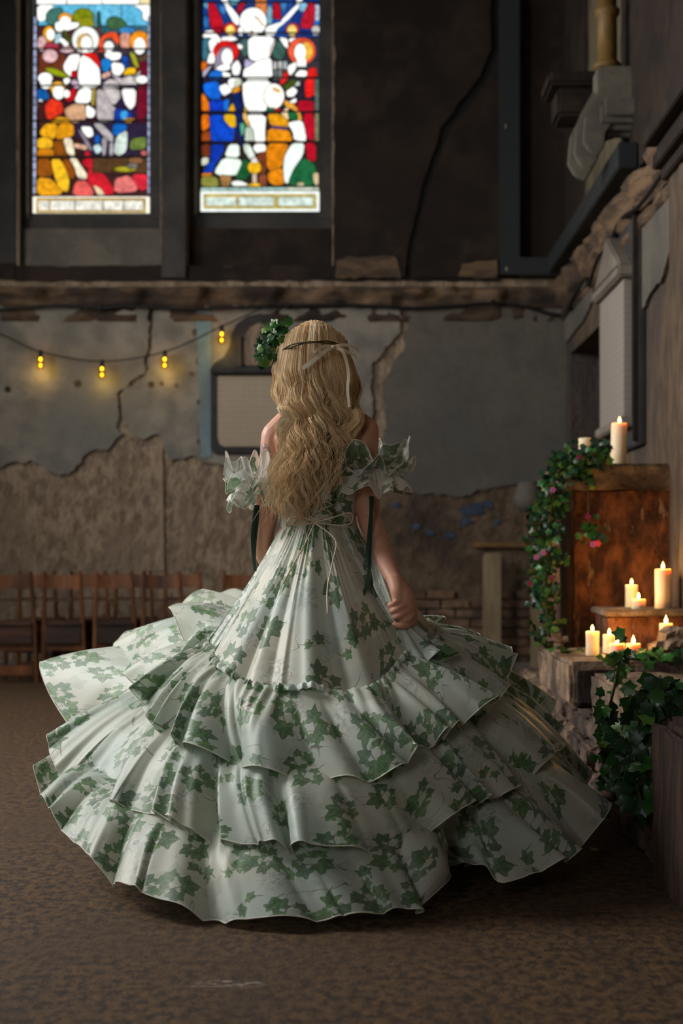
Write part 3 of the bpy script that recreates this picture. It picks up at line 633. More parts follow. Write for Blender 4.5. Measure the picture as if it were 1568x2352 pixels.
RIGHT = [
 rc((24,64,140),245,-60,480,325), rc((26,56,120),485,-60,690,325), rc((30,70,150),780,-60,1000,325), rc((22,52,130),1005,-60,1225,325),
 pg((90,166,204),(250,20),(330,30),(300,90),(250,60)), pg((60,120,190),(380,50),(440,60),(430,130),(390,110)), pg((110,180,200),(480,-40),(560,-40),(540,40),(470,50)), pg((120,170,190),(785,60),(825,60),(828,200),(785,220)), pg((130,190,220),(1060,20),(1130,40),(1100,110),(1050,90)), pg((190,206,224),(1180,50),(1225,45),(1225,180),(1185,180)), pg((30,110,200),(1185,182),(1225,182),(1225,215),(1180,215)), pg((200,200,196),(1160,230),(1225,220),(1225,300),(1170,305)), pg((60,130,190),(900,20),(960,20),(930,110),(905,90)), pg((40,110,180),(250,140),(295,150),(290,250),(250,240)),
 pg((192,20,38),(285,20),(330,20),(415,190),(400,302),(310,252)), pg((180,20,40),(840,20),(882,20),(908,172),(830,160)), pg((184,26,48),(1150,10),(1192,60),(1172,252),(1058,242),(1090,130)), pg((170,22,40),(560,20),(612,20),(560,122),(528,112)), pg((160,16,34),(330,250),(400,240),(400,310),(320,300)),
 rc((216,124,64),690,-60,780,130),
 rc((50,50,60),245,325,1225,520), rc((44,40,60),245,524,590,690), rc((60,56,62),830,524,1225,690), rc((40,34,50),245,695,1225,975), rc((50,30,30),245,980,1225,1225), rc((44,40,30),245,1230,1225,1605),
 pg((60,96,84),(835,400),(880,340),(930,400),(940,470),(900,520),(850,500),(820,440)), pg((66,98,98),(550,380),(590,330),(625,340),(622,480),(580,480),(550,420)),
 rc((200,196,196),838,530,865,590), rc((196,196,190),880,530,912,590), rc((180,190,196),924,530,952,590), rc((110,120,120),845,600,870,680), rc((130,136,130),880,600,910,680),
 pg(W,(366,-60),(430,-60),(470,52),(430,60)), pg(W,(430,66),(470,58),(552,160),(548,228),(510,212)), pg(W,(1045,-60),(1118,-60),(1062,50),(1030,50)), pg(W,(1025,58),(1065,58),(955,190),(890,205)), pg(W,(775,240),(885,205),(950,192),(870,252),(850,312),(770,312)),
 el(W,668,195,113,116,24), pg((224,190,150),(670,148),(720,165),(745,210),(775,240),(740,225),(710,180)), rc((240,180,60),650,272,664,310),
 pg(W,(625,322),(852,322),(830,430),(800,505),(690,532),(632,505)), pg((236,214,210),(820,400),(850,330),(845,400),(800,500)),
 pg((196,186,226),(598,508),(684,545),(600,594)), pg(W,(690,535),(822,490),(832,684),(585,684),(590,596),(650,572)),
 pg(W,(580,696),(832,696),(802,830),(770,966),(612,966),(585,830)), pg(W,(598,984),(778,984),(766,1110),(770,1222),(680,1222),(678,1122),(615,1082)), pg(W,(680,1232),(775,1232),(772,1290),(712,1312),(672,1272)),
 pg((240,190,90),(600,920),(620,930),(610,990),(650,1080),(620,1070),(580,1000)),
 el((220,40,24),478,262,58,54), el((252,224,120),478,272,38,44), pg(W,(398,330),(500,322),(545,350),(410,372)), pg(W,(540,385),(582,400),(575,432),(540,420)), el(W,565,280,22,36),
 el((220,60,40),1000,268,54,54), el((252,226,130),996,274,38,46), pg(W,(888,330),(960,345),(960,430),(925,395)), pg(W,(965,350),(1010,335),(1062,345),(1055,382),(1000,400)),
 pg(W,(245,335),(262,280),(330,272),(392,342),(402,372),(362,384),(310,330)), pg((62,112,132),(245,335),(302,338),(292,500),(245,542)), pg(W,(294,372),(330,334),(370,382),(352,455),(310,455)), pg(W,(305,462),(350,462),(345,552),(280,550)),
 el((214,28,28),442,455,106,92), pg((142,132,148),(358,492),(400,420),(470,412),(502,442),(440,542),(338,605),(350,542)), el(W,452,500,46,72), pg(W,(338,612),(400,565),(472,562),(478,600),(432,614)),
 pg((190,180,200),(245,620),(330,560),(290,620),(250,682)),
 pg((30,116,220),(300,640),(350,606),(412,622),(402,684),(288,684)), pg((20,106,226),(250,725),(380,698),(402,850),(312,856),(260,792)), pg((14,60,190),(288,870),(420,860),(432,968),(310,968)), pg((14,74,206),(304,986),(420,986),(522,1092),(500,1222),(320,1222),(310,1092)), pg((12,52,164),(310,1236),(445,1236),(372,1392),(308,1372)), pg((14,60,176),(290,1382),(362,1372),(330,1472),(245,1482)), pg((24,110,214),(418,870),(470,850),(455,960),(430,965)),
 pg((14,34,96),(490,800),(575,800),(585,1262),(540,1200),(520,1000)),
 pg(W,(490,572),(540,525),(566,582),(552,652),(500,652)), pg(W,(380,752),(450,722),(500,782),(422,832)), pg(W,(410,622),(482,642),(470,684),(420,672)), pg(W,(458,690),(560,664),(552,742),(472,772)), pg((210,216,190),(510,700),(575,690),(570,735),(510,760)),
 pg((236,150,24),(495,780),(560,740),(560,790),(500,806)), pg((236,182,22),(428,986),(520,986),(527,1092),(480,1092),(425,1022)), pg((236,176,20),(455,962),(500,885),(522,962)),
 pg((236,122,20),(240,792),(298,880),(302,968),(240,968)), pg((232,116,18),(240,986),(298,986),(305,1092),(240,1132)), pg((156,72,20),(240,1136),(310,1122),(310,1222),(240,1222)), pg((112,50,24),(240,1234),(308,1234),(308,1340),(240,1340)), pg((220,110,20),(240,540),(290,550),(270,610),(240,620)), pg((224,228,200),(240,1350),(300,1350),(290,1400),(240,1418)),
 pg((226,240,226),(430,1340),(470,1238),(552,1238),(556,1346)), pg((226,240,226),(343,1472),(420,1350),(562,1362),(580,1422),(560,1492),(400,1502)),
 pg((26,90,50),(590,1362),(640,1372),(652,1482),(600,1542),(520,1522)), pg((238,242,232),(488,1552),(560,1542),(642,1582),(500,1588)),
 pg((196,208,190),(608,1092),(670,1100),(682,1222),(600,1222)), pg((226,236,222),(588,1236),(640,1236),(692,1340),(652,1372),(600,1302)), pg((90,172,140),(560,1062),(598,1062),(605,1102),(575,1182)),
 pg((122,60,34),(700,1312),(780,1300),(776,1488),(720,1488)), pg((142,76,50),(720,1494),(786,1494),(780,1590),(720,1590)),
 el((242,184,24),683,1432,56,52), pg((236,230,220),(648,1392),(716,1392),(690,1346),(675,1346)), rc((214,190,170),666,1488,700,1562), pg((244,190,40),(618,1592),(660,1564),(710,1564),(742,1592)),
 el((252,246,232),845,835,86,104), pg((244,180,70),(830,765),(870,770),(900,800),(870,805)), pg((30,110,70),(790,940),(850,935),(850,968),(790,968)), pg((214,30,24),(852,942),(902,945),(900,966),(855,966)),
 pg((242,164,22),(790,986),(900,986),(972,1052),(972,1098),(820,1084)), pg((238,146,18),(800,1106),(970,1120),(1002,1202),(962,1222),(780,1222)), pg((228,134,14),(780,1234),(976,1234),(930,1332),(920,1426),(790,1468)), pg((232,138,14),(794,1476),(920,1434),(936,1572),(860,1588),(800,1552)), pg((92,72,124),(820,1086),(970,1102),(968,1118),(820,1102)),
 pg((244,170,60),(930,870),(1000,892),(1062,962),(1082,1042),(1040,1032),(1020,952),(940,922)), pg((250,222,170),(900,982),(968,922),(960,982),(972,1042)), pg(W,(948,802),(1000,755),(1046,792),(1010,842),(960,842)), pg(W,(968,892),(1032,850),(1032,892)), pg((28,112,62),(960,962),(1040,985),(1046,1036),(980,1030)),
 pg((242,246,240),(958,1062),(1080,1038),(1116,1152),(1112,1222),(1012,1202),(1010,1142)), pg((226,240,230),(1000,1234),(1102,1234),(1090,1332),(1000,1462),(966,1572),(935,1562),(925,1422),(940,1332)),
 el((242,92,60),1080,460,116,112), el((242,186,66),1110,462,62,76), el(W,1066,472,48,72), rc(W,1040,525,1115,590), pg(W,(955,592),(1035,550),(1030,612),(980,672)), pg(W,(1018,672),(1060,620),(1126,630),(1120,675)), pg((220,230,220),(990,740),(1060,712),(1065,750),(1010,752)),
 pg((230,34,30),(1130,622),(1190,590),(1216,684),(1124,686)), pg((236,32,30),(1105,698),(1216,698),(1200,822),(1110,862)), pg((224,40,30),(890,742),(950,612),(970,684),(920,742)), pg((176,16,38),(1040,880),(1180,880),(1184,968),(1050,968)), pg((192,14,40),(1090,984),(1184,984),(1186,1222),(1122,1192)), pg((196,16,44),(1108,1236),(1196,1236),(1196,1392),(1130,1372)), pg((66,84,22),(918,762),(1000,698),(1042,722),(960,792)),
 rc((90,110,100),1190,700,1222,960), rc((120,120,90),1190,985,1222,1220),
 pg((30,102,60),(1090,1352),(1202,1422),(1190,1592),(975,1592),(980,1522)), pg((212,190,150),(1170,1490),(1220,1480),(1222,1580),(1190,1590)), el((190,180,140),1070,1580,30,16),
 pg((134,134,60),(240,1512),(370,1520),(392,1602),(240,1602)), pg((164,122,70),(392,1502),(490,1512),(480,1592),(412,1602)), pg((220,130,30),(245,1490),(330,1486),(320,1510),(245,1512)),
 rc((168,200,190),236,1610,460,1634), rc((160,196,186),466,1610,700,1634), rc((168,204,196),706,1608,940,1632), rc((200,210,190),946,1608,1224,1632),
 rc((236,242,236),234,1640,1228,1810), rc((204,180,84),262,1666,1200,1784),
]
for a, b in ((280,528),(550,848),(884,1176)): RIGHT.append(rc((216,232,222), a, 1690, b, 1762))
RBARS = [60, 318, 690, 976, 1228]

PANE_MATS = {}
def pane_mat(c):
    key = tuple(c)
    if key in PANE_MATS: return PANE_MATS[key]
    t = NT('stained_glass'); v = t.pos(); a = t.noise(v, 22, 4, .6); l = lin(c); br = max(l)
    s = 1.25 if min(c) > 225 else (1.15 if min(c) > 160 else 1.15)
    col = t.mix(t.step(a, .3, .7), tuple(x*s*(.92 if min(c) > 225 else .62) for x in l)+(1,), tuple(x*s*1.12 for x in l)+(1,))
    e = t.n('Emission', {0: col, 1: 1.0}); g = t.n('BsdfGlossy', {0: (.05,.05,.05,1), 1: .2})
    PANE_MATS[key] = t.out(t.n('AddShader', {0: e.outputs[0], 1: g.outputs[0]}).outputs[0])
    PANE_MATS[key].cycles.emission_sampling = 'NONE'
    return PANE_MATS[key]
def smooth_poly(p):
    for _ in range(1):                       # one Chaikin round softens the cut corners
        q = []
        for i in range(len(p)):
            a, b = p[i], p[(i+1) % len(p)]
            q += [(a[0]*.82+b[0]*.18, a[1]*.82+b[1]*.18), (a[0]*.18+b[0]*.82, a[1]*.18+b[1]*.82)]
        p = q
    return p
def grow(p, d):
    n = len(p); ar = sum(p[i][0]*p[(i+1) % n][1]-p[(i+1) % n][0]*p[i][1] for i in range(n)); sg = 1 if ar > 0 else -1
    out = []
    for i in range(n):
        a, b, c = p[i-1], p[i], p[(i+1) % n]
        e1 = (b[0]-a[0], b[1]-a[1]); e2 = (c[0]-b[0], c[1]-b[1])
        l1 = math.hypot(*e1)+1e-9; l2 = math.hypot(*e2)+1e-9
        nx = e1[1]/l1+e2[1]/l2; ny = -e1[0]/l1-e2[0]/l2; L = math.hypot(nx, ny)+1e-9
        out.append((b[0]+sg*nx/L*d, b[1]+sg*ny/L*d))
    return out
GY = BY + .24
def zz(px0, p): return [( (px0 + x/3.676 - CX) * GY / F, H - (y/3.676 - CY) * GY / F) for x, y in p]
def window(name, px0, panes, bars, xr, y_top, label):
    x0, x1 = zz(px0, [(xr[0], 0), (xr[1], 0)])[0][0], zz(px0, [(xr[0], 0), (xr[1], 0)])[1][0]
    zb = zz(px0, [(0, 1836)])[0][1]
    t = thing(name, label, 'window', ((x0+x1)/2, GY, zb), None, 'structure')
    extra = []                               # the light goes on upward, out of the picture
    for k in range(6):
        for c in range(3):
            xa = xr[0] + (xr[1]-xr[0])*c/3; xb = xr[0] + (xr[1]-xr[0])*(c+1)/3 - 8
            extra.append(rc([(60,110,190),(180,40,40),(220,220,200),(60,120,70),(210,150,40)][(k*2+c) % 5], xa+4, -170*(k+1)-40, xb, -170*k-70))
    lead = MB()
    full = zz(px0, [(xr[0]-6, y_top), (xr[1]+6, y_top), (xr[1]+6, 1840), (xr[0]-6, 1840)])
    lead.prism(full, 'y', GY+.004, GY+.012)
    for i, (c, p, sm) in enumerate(extra + panes):
        if sm: p = smooth_poly(p)
        y = GY - i*.0006
        lead.prism(zz(px0, grow(p, 7.0)), 'y', y+.0002, y+.0012)
        mb = MB().prism(zz(px0, p), 'y', y-.0004, y+.0002)
        obj('pane', mb, pane_mat(c), t)
    obj('leading', lead, M['lead'], t)
    yb = GY - (len(panes)+len(extra))*.0006 - .006
    for b in bars + [-60-170*k for k in range(6)]:
        z = zz(px0, [(0, b)])[0][1]
        obj('saddle_bar', MB().box((x0-.03, yb-.004, z-.006), (x1+.03, yb+.008, z+.006)), M['lead'], t)
    return t
WA = window('window_1', 0, LEFT, LBARS, (304, 1290), -1100, 'left stained glass window with a rider on a donkey among a crowd')
WC = window('window_2', 400, RIGHT, RBARS, (236, 1228), -1100, 'right stained glass window with a pale figure on a cross')
def zg(py, Y): return H - (py-CY)*Y/F
for (a, b), t, gx in zip(WIN, (WA, WC), ((83, 350), (463, 735))):
    f0, f1 = (gx[0]-CX)*GY/F, (gx[1]-CX)*GY/F; zb = zg(499, GY)
    m = MB()                                   # stone frame round the glass, set back in the opening
    m.box((bx(a)-.04, GY-.17, zb-.06), (f0, GY+.02, ZT)).box((f1, GY-.17, zb-.06), (bx(b)+.04, GY+.02, ZT))
    m.box((bx(a)-.04, GY-.15, zb-.14), (bx(b)+.04, GY+.02, zb))
    obj('stone_frame', m, M['soot_stone'], t, False, .012)
    m = MB().box((f0-.035, GY-.2, zb-.02), (f0-.012, GY-.16, ZT))
    obj('jamb_roll', m, M['panel_stone'], t, False, .008)
    m = MB().box((bx(a)+.005, BY+.06, bz(609)), (bx(b)-.005, GY+.1, zb-.13))
    obj('sill_panel', m, M['panel_stone'] if a < 100 else M['soot'], t, False, .008)

# windows in the left wall (seen from other positions): frame and glazing bars round the daylight
for i, (y0, y1) in enumerate(LWIN):
    t = thing('window_%d' % (i+3), ('nearest', 'middle', 'farthest')[i] + ' tall daylit window in the left wall', 'window', (LX-.2, (y0+y1)/2, 1.85), None, 'structure')
    m = MB().box((LX-.24, y0, 1.85), (LX-.16, y0+.06, 4.95)).box((LX-.24, y1-.06, 1.85), (LX-.16, y1, 4.95)).box((LX-.24, y0, 1.85), (LX-.16, y1, 1.92)).box((LX-.24, y0, 4.88), (LX-.16, y1, 4.95))
    obj('frame', m, M['soot_stone'], t)
    for k in range(1, 4): obj('glazing_bar', MB().box((LX-.21, y0, 1.85+k*.775-.012), (LX-.19, y1, 1.85+k*.775+.012)), M['lead'], t)
    obj('pane', MB().box((LX-.205, y0, 1.85), (LX-.2, y1, 4.95)), pane_mat((235,240,248)), t)
t = thing('window_6', 'pale daylit window in the wall behind the viewer', 'window', (-2.2, NY-.2, 1.7), None, 'structure')  # unseen window, added to go with the rear fill light
obj('frame', MB().box((-3.0, NY-.24, 1.7), (-2.94, NY-.16, 4.1)).box((-1.46, NY-.24, 1.7), (-1.4, NY-.16, 4.1)).box((-3, NY-.24, 1.7), (-1.4, NY-.16, 1.77)), M['soot_stone'], t)
obj('pane', MB().box((-3.0, NY-.205, 1.7), (-1.4, NY-.2, 4.1)), pane_mat((235,240,248)), t)
# ------------------------------------------------------------------ fittings on the walls
def at_back(px, py, d=0): return Vector(((px-CX)*(BY-d)/F, BY-d, H-(py-CY)*(BY-d)/F))
# black cable along the string course
t = thing('wall_cable', 'black cable sagging along the underside of the end wall string course', 'cable', at_back(300, 705, .06))
pts = [(-60,718),(60,706),(160,702),(230,708),(300,703),(420,710),(540,706),(660,703),(760,701),(860,703),(950,708),(1040,703),(1130,697),(1200,703),(1250,718),(1290,726)]
cp = [at_back(x, y, .075) for x, y in pts]
def spline(pts, k=6):
    out = []; n = len(pts)
    for i in range(n-1):
        p0, p1, p2, p3 = pts[max(i-1,0)], pts[i], pts[i+1], pts[min(i+2,n-1)]
        for j in range(k):
            u = j/k
            out.append(.5*((2*p1)+(p2-p0)*u+(2*p0-5*p1+4*p2-p3)*u*u+(3*p1-p0-3*p2+p3)*u**3))
    out.append(pts[-1]); return out
obj('cable', MB().tube(spline(cp), .013, 8), M['cable'], t, True)
for x, y in ((230,708),(660,703),(1130,697)): obj('cable_clip', MB().box(tuple(at_back(x-3, y+4, .10)), tuple(at_back(x+3, y-5, .02))), M['black'], t)
t2 = thing('wall_cable', 'black cable clipped below the chipped side wall cornice', 'cable', RW(1380, 560, RX-.06))
pts = [RW(1302, 715, RX-.06), RW(1318, 680, RX-.06), RW(1345, 640, RX-.05), RW(1352, 655, RX-.05), RW(1372, 595, RX-.07), RW(1400, 560, RX-.07), RW(1425, 505, RX-.08), RW(1470, 470, RX-.08), RW(1530, 385, RX-.1)]
obj('cable', MB().tube(spline(pts), .013, 8), M['cable'], t2, True)

# string of festoon bulbs
fs = thing('festoon_lights', 'string of four glowing amber bulbs hanging across the grey plaster', 'string lights', at_back(235, 830, .35))
FD = .13
kn = [(-140,730),(0,768),(93,808),(234,830),(378,808),(509,750),(640,690)]
cp = spline([at_back(x, y, FD if -1 < i < 7 else 0) for i, (x, y) in enumerate(kn)], 10)
obj('cable', MB().tube(cp, .006, 6), M['cable'], fs, True)
for x, y in ((93,808),(234,830),(378,808),(509,750)):
    p = at_back(x, y, FD)
    obj('socket', MB().lathe([(.012,.012),(.017,.008),(.018,-.035),(.013,-.042)], 14, p), M['black'], fs, True)
    b = obj('bulb', MB().lathe([(.012,-.040),(.015,-.05),(.028,-.078),(.033,-.10),(.030,-.122),(.018,-.138),(.003,-.142)], 18, p), M['bulb'], fs, True)
    obj('filament', MB().lathe([(.002,-.045),(.008,-.05),(.009,-.062),(.004,-.07)], 8, p), M['filament'], b, True)
    obj('filament', MB().lathe([(.002,-.095),(.007,-.10),(.007,-.112),(.002,-.118)], 8, p), M['filament'], b, True)
    l = bpy.data.lights.new('bulb_light', 'POINT'); l.energy = .8; l.color = (1.0, .62, .12); l.shadow_soft_size = .02
    lo = bpy.data.objects.new('bulb_light', l); COL.objects.link(lo); lo.parent = fs; lo.location = p + Vector((0, 0, -.16)) - fs.location

# memorial tablet behind the woman's head
mt = thing('memorial_tablet', 'dark framed memorial tablet with arched top on the grey wall', 'memorial', at_back(597, 1045, 0))
def backpoly(pts, d0, d1): return MB().prism([(bx(x), bz(y)) for x, y in pts], 'y', BY-d1, BY-d0)
outer = [(485,1035),(485,850),(490,838),(515,822),(530,795),(532,770),(545,745),(570,728),(597,722)]
outer = outer + [(1194-x, y) for x, y in outer[-2::-1]] + [(700,1044),(494,1044)]
obj('backing', backpoly(outer, 0, .06), M['frame_dark'], mt, False, .01)
inner = [(548,842),(560,815),(562,780),(575,755),(597,745)]; inner = inner + [(1194-x, y) for x, y in inner[-2::-1]]
obj('arch_panel', backpoly(inner, .055, .075), M['render'], mt)
obj('shelf_moulding', MB().box((bx(486), BY-.14, bz(862)), (bx(708), BY-.02, bz(848))), M['frame_dark'], mt, False, .01)
pn = [(502,1005),(502,866),(692,866),(692,1005),(688,1022),(676,1028),(518,1028),(506,1022)]
def inscribed(name, c1, c2):
    t = NT(name); v = t.pos(); s = t.n('SeparateXYZ', {0: v})
    wv = t.math('SINE', t.math('MULTIPLY', s.outputs[2], 150.0)); nz_ = t.noise(t.pos((30,30,3)), 3.0, 3)
    mk = t.math('MULTIPLY', t.step(wv, .2, .8), t.step(nz_, .42, .55))
    a = t.noise(v, 5, 4); col = t.mix(a, lin4(c1), lin4(c2)); col = t.mix(t.math('MULTIPLY', mk, .22), col, lin4((96,84,74)))
    return t.out(t.n('BsdfPrincipled', {'Base Color': col, 'Roughness': .65}).outputs[0])
obj('inscription_panel', backpoly(pn, .05, .08), inscribed('worn_inscription', (150,134,114), (166,150,128)), mt, False, .006)
for sx in (553, 640): obj('arch_column', MB().lathe([(.02,0),(.02,.02),(.013,.03),(.013,.2),(.02,.21),(.02,.23)], 12, at_back(sx, 842, .085)), M['soot_stone'], mt, True)

# cream posts and corbel low on the right of the end wall
for i, (x0, x1, y0, lab) in enumerate([(1108,1146,1270,'cream painted timber post against the brick below the grey plaster'), (1216,1242,1252,'cream timber post partly hidden by the ivy garland')]):
    p = thing('timber_post', lab, 'post', (at_back((x0+x1)/2, 1500, 0).x, BY-.18, 0.092 if False else 0.0))
    mb = MB().box((bx(x0), BY-.21, 0), (bx(x1), BY-.165, bz(y0))); obj('post_board', mb, M['cream'], p, False, .006)
    obj('post_edge', MB().box((bx(x0)-.012, BY-.20, 0), (bx(x0), BY-.165, bz(y0)-.02)), M['cream'], p)
rl = tag(obj('dado_rail', MB().box((bx(1085), BY-.06, bz(1258)), (bx(1262), BY+.01, bz(1246))), surf('ochre_rail', (128,98,58), (104,80,50), None, 6), None, False, .006), 'thin ochre timber rail above the cream posts', 'rail')
cb = thing('stone_corbel', 'rounded pale stone corbel beside the ivy garland', 'corbel', at_back(1213, 1165, 0))
c = at_back(1213, 1150, 0)
mb = MB().lathe([(.02,-.10),(.09,-.06),(.12,-.02),(.125,.03),(.11,.06),(.09,.13),(.06,.15)], 20, (c.x, BY-.02, c.z)); mb.v = [(v[0], min(v[1], BY-.009), v[2]) for v in mb.v]; obj('bracket', mb, M['panel_stone'], cb, True)
mb = MB().box((c.x-.045, BY-.05, c.z-.28), (c.x+.045, BY-.009, c.z-.09)); obj('stem', mb, M['brick'], cb, False, .01)

# dark steel bracing: post on the end wall, foot rail, beam running along the side wall
sb = thing('steel_brace', 'dark green steel brace in the corner above the string course', 'brace', at_back(1165, 640, .1))
z0, z1 = bz(640), bz(600)
obj('upright', MB().box((bx(1143), BY-.16, z0), (bx(1190), BY-.06, ZT)), M['steel'], sb, False, .008)
obj('foot_rail', MB().box((bx(1143), BY-.165, z0), (bx(1285), BY-.065, z1)), M['steel'], sb, False, .008)
yb = RW(1424, 400, RX-.15).y
obj('side_beam', MB().box((RX-.16, yb, z0+.01), (RX-.05, BY-.1, z1+.02)), M['steel'], sb, False, .008)
obj('joint_plate', MB().box((bx(1266), BY-.175, z0+.02), (bx(1284), BY-.165, z1)), M['panel_stone'], sb, False, .003)
for x, y in ((1162,290),(1164,618)): obj('bolt', MB().ellipsoid(at_back(x, y, .165), (.012,.01,.02)), M['marble'], sb, True)

# carved wall monument high on the side wall: column, block and scrolled bracket
wm = thing('wall_monument', 'carved stone monument bracket with ochre column high on the side wall', 'monument', RW(1380, 400, RX))
yc = RW(1398, 150, RX-.16).y; xm = RX-.17
zc = lambda py: H - (py-CY)*yc/F
obj('column', MB().lathe([(.075,zc(160)),(.085,zc(152)),(.075,zc(146)),(.058,zc(140)),(.056,zc(40)),(.072,zc(34)),(.075,zc(24)),(.055,zc(18)),(.055,zc(-120))], 24, (xm, yc, 0)), surf('ochre_marble', (104,80,40), (122,94,50), None, 6, rough=.5), wm, True)
obj('block', MB().box((xm-.07, yc-.10, zc(270)), (RX, yc+.10, zc(163))), M['panel_stone'], wm, False, .01)
sp = [(RX-.02,zc(180)),(xm-.06,zc(190)),(xm-.13,zc(240)),(xm-.20,zc(300)),(xm-.215,zc(365)),(xm-.17,zc(392)),(xm-.11,zc(402)),(xm-.07,zc(380)),(xm-.06,zc(345)),(xm,zc(310)),(RX-.02,zc(290))]
for k in range(5):                             # stepped scroll bracket, alternate plates set back as grooves
    f_ = (1.0, .86, .94, .78, .84)[k]; y_ = yc+.16-k*.055
    obj('scroll_plate', MB().prism([(RX-.02+(x-RX+.02)*f_, zc(180)+(z-zc(180))*f_) for x, z in sp], 'y', y_-.05, y_), M['panel_stone'] if k % 2 == 0 else M['soot'], wm, False, .008)
for k in range(4):
    yy = yc - .02 - k*.045; obj('moulding', MB().box((xm-.10+k*.02, yy-.03, zc(320)+k*.03), (RX, yy, zc(280)+k*.03)), M['panel_stone'], wm, False, .006)
obj('hood', MB().box((xm-.28, yc+.5, zc(130)), (RX, yc+.9, zc(96))).box((xm-.22, yc+.55, zc(200)), (RX, yc+.85, zc(130))), M['soot'], wm, False, .02)

# pale pedimented tablet on the side wall, on a dark backing
tb = thing('wall_tablet', 'pale pedimented inscription tablet on dark backing on the side wall', 'memorial', RW(1440, 965, RX))
ya, yb2 = RW(1386, 800, RX-.06).y, RW(1442, 800, RX-.06).y
z_lo, z_hi = RW(1440, 958, RX-.06).z, RW(1440, 640, RX-.06).z
ym = (ya+yb2)/2
obj('backing', MB().box((RX-.04, yb2-.24, z_lo-.18), (RX, ya+.05, 2.98)), M['frame_dark'], tb, False, .008)
obj('inscription_panel', MB().box((RX-.085, yb2, z_lo), (RX-.035, ya, z_hi)), inscribed('pale_inscription', (136,126,116), (150,140,130)), tb, False, .006)
obj('cornice', MB().box((RX-.13, yb2-.05, z_hi), (RX-.03, ya+.05, z_hi+.07)), M['marble'], tb, False, .012)
obj('pediment', MB().prism([(yb2-.04,z_hi+.07),(ya+.04,z_hi+.07),(ym,z_hi+.33)], 'x', RX-.12, RX-.03), M['marble'], tb, False, .012)
obj('foot_moulding', MB().box((RX-.11, yb2-.04, z_lo-.06), (RX-.03, ya+.04, z_lo)), M['marble'], tb, False, .01)
obj('side_strip', MB().box((RX-.07, yb2-.22, z_lo-.16), (RX-.035, yb2-.17, 2.95)), M['soot'], tb, False, .006)

# ------------------------------------------------------------------ chairs
def make_chair():
    t = bpy.data.objects.new('chapel_chair', None); COL.objects.link(t)
    wd, hh = .272, .82
    for s in (-1, 1):
        mb = MB(); mb.bar((s*(wd/2+.022), .02, 0), (s*(wd/2+.008), -.005, .43), .030, .034); mb.bar((s*(wd/2+.008), -.005, .43), (s*(wd/2-.008), -.05, hh), .030, .030, taper=.8)
        obj('back_post', mb, M['wood'], t, False, .004, world=False)
        obj('front_leg', MB().bar((s*(wd/2+.018), .31, 0), (s*(wd/2-.005), .29, .43), .028, .03), M['wood_dark'], t, False, .004, world=False)
    def slat(name, z0, z1, y, bow, mat, th=.014, w_=wd-.01):
        pts = []; n = 9
        for face in (0, 1):
            for z in (z0, z1):
                for i in range(n):
                    u = -1 + 2*i/(n-1); pts.append((u*w_/2, y + bow*(1-u*u) + face*th, z))
        mb = MB(); fcs = []
        for i in range(n-1):
            a = i; fcs += [(a, a+1, n+a+1, n+a), (2*n+a, 3*n+a, 3*n+a+1, 2*n+a+1), (n+a, n+a+1, 3*n+a+1, 3*n+a), (a, 2*n+a, 2*n+a+1, a+1)]
        fcs += [(0, n, 3*n, 2*n), (n-1, 3*n-1, 4*n-1, 2*n-1)]
        mb.add(pts, fcs); return obj(name, mb, mat, t, False, 0, world=False)
    slat('backrest', .69, .79, -.055, .025, M['wood'])
    slat('back_rail', .60, .615, -.03, .01, M['wood_dark'])
    slat('book_box', .29, .43, -.03, -.0, M['wood_dark'], .05)
    slat('book_box_lip', .425, .44, -.05, 0, M['wood_dark'], .07)
    slat('lower_slat', .235, .285, .0, .02, M['wood'])
    slat('foot_board', .055, .125, .005, .015, M['wood'])
    obj('seat', MB().box((-wd/2, 0, .43), (wd/2, .33, .452)), M['wood_dark'], t, False, .006, world=False)
    obj('stretcher', MB().box((-wd/2-.01, .29, .20), (wd/2+.01, .31, .225)), M['wood_dark'], t, world=False)
    return t
def copy_tree(o, parent=None):
    c = o.copy(); COL.objects.link(c); c.parent = parent
    for ch in list(o.children): copy_tree(ch, c)
    return c
c0 = make_chair(); first = True
spots = [(34,10.72),(146,10.75),(264,10.78),(374,10.70),(556,10.95),(88,11.15),(206,11.15),(308,11.16),(422,11.15)]
labs = ['wooden chapel chair cut off by the left edge of the picture', 'first whole wooden chapel chair from the left, its feet on bare floor', 'second whole wooden chapel chair from the left, foot hidden by the skirt', 'third whole wooden chapel chair from the left, bright left post above the raised skirt',
        'wooden chapel chair standing apart, half hidden at the waist of the skirt', 'darker rear chapel chair seen behind the gap right of the cut off chair', 'darker rear chapel chair seen behind the gap between first and second whole chairs', 'darker rear chapel chair seen behind the gap between second and third whole chairs', 'rear chapel chair whose right post stands at the right end of the row']
for (px, y), lab in zip(spots, labs):
    c = c0 if first else copy_tree(c0); first = False
    c.location = ((px-CX)*y/F, y, 0); c.rotation_euler = (0, 0, R.uniform(-.05, .05))
    tag(c, lab, 'chair', 'chapel chairs along the end wall')
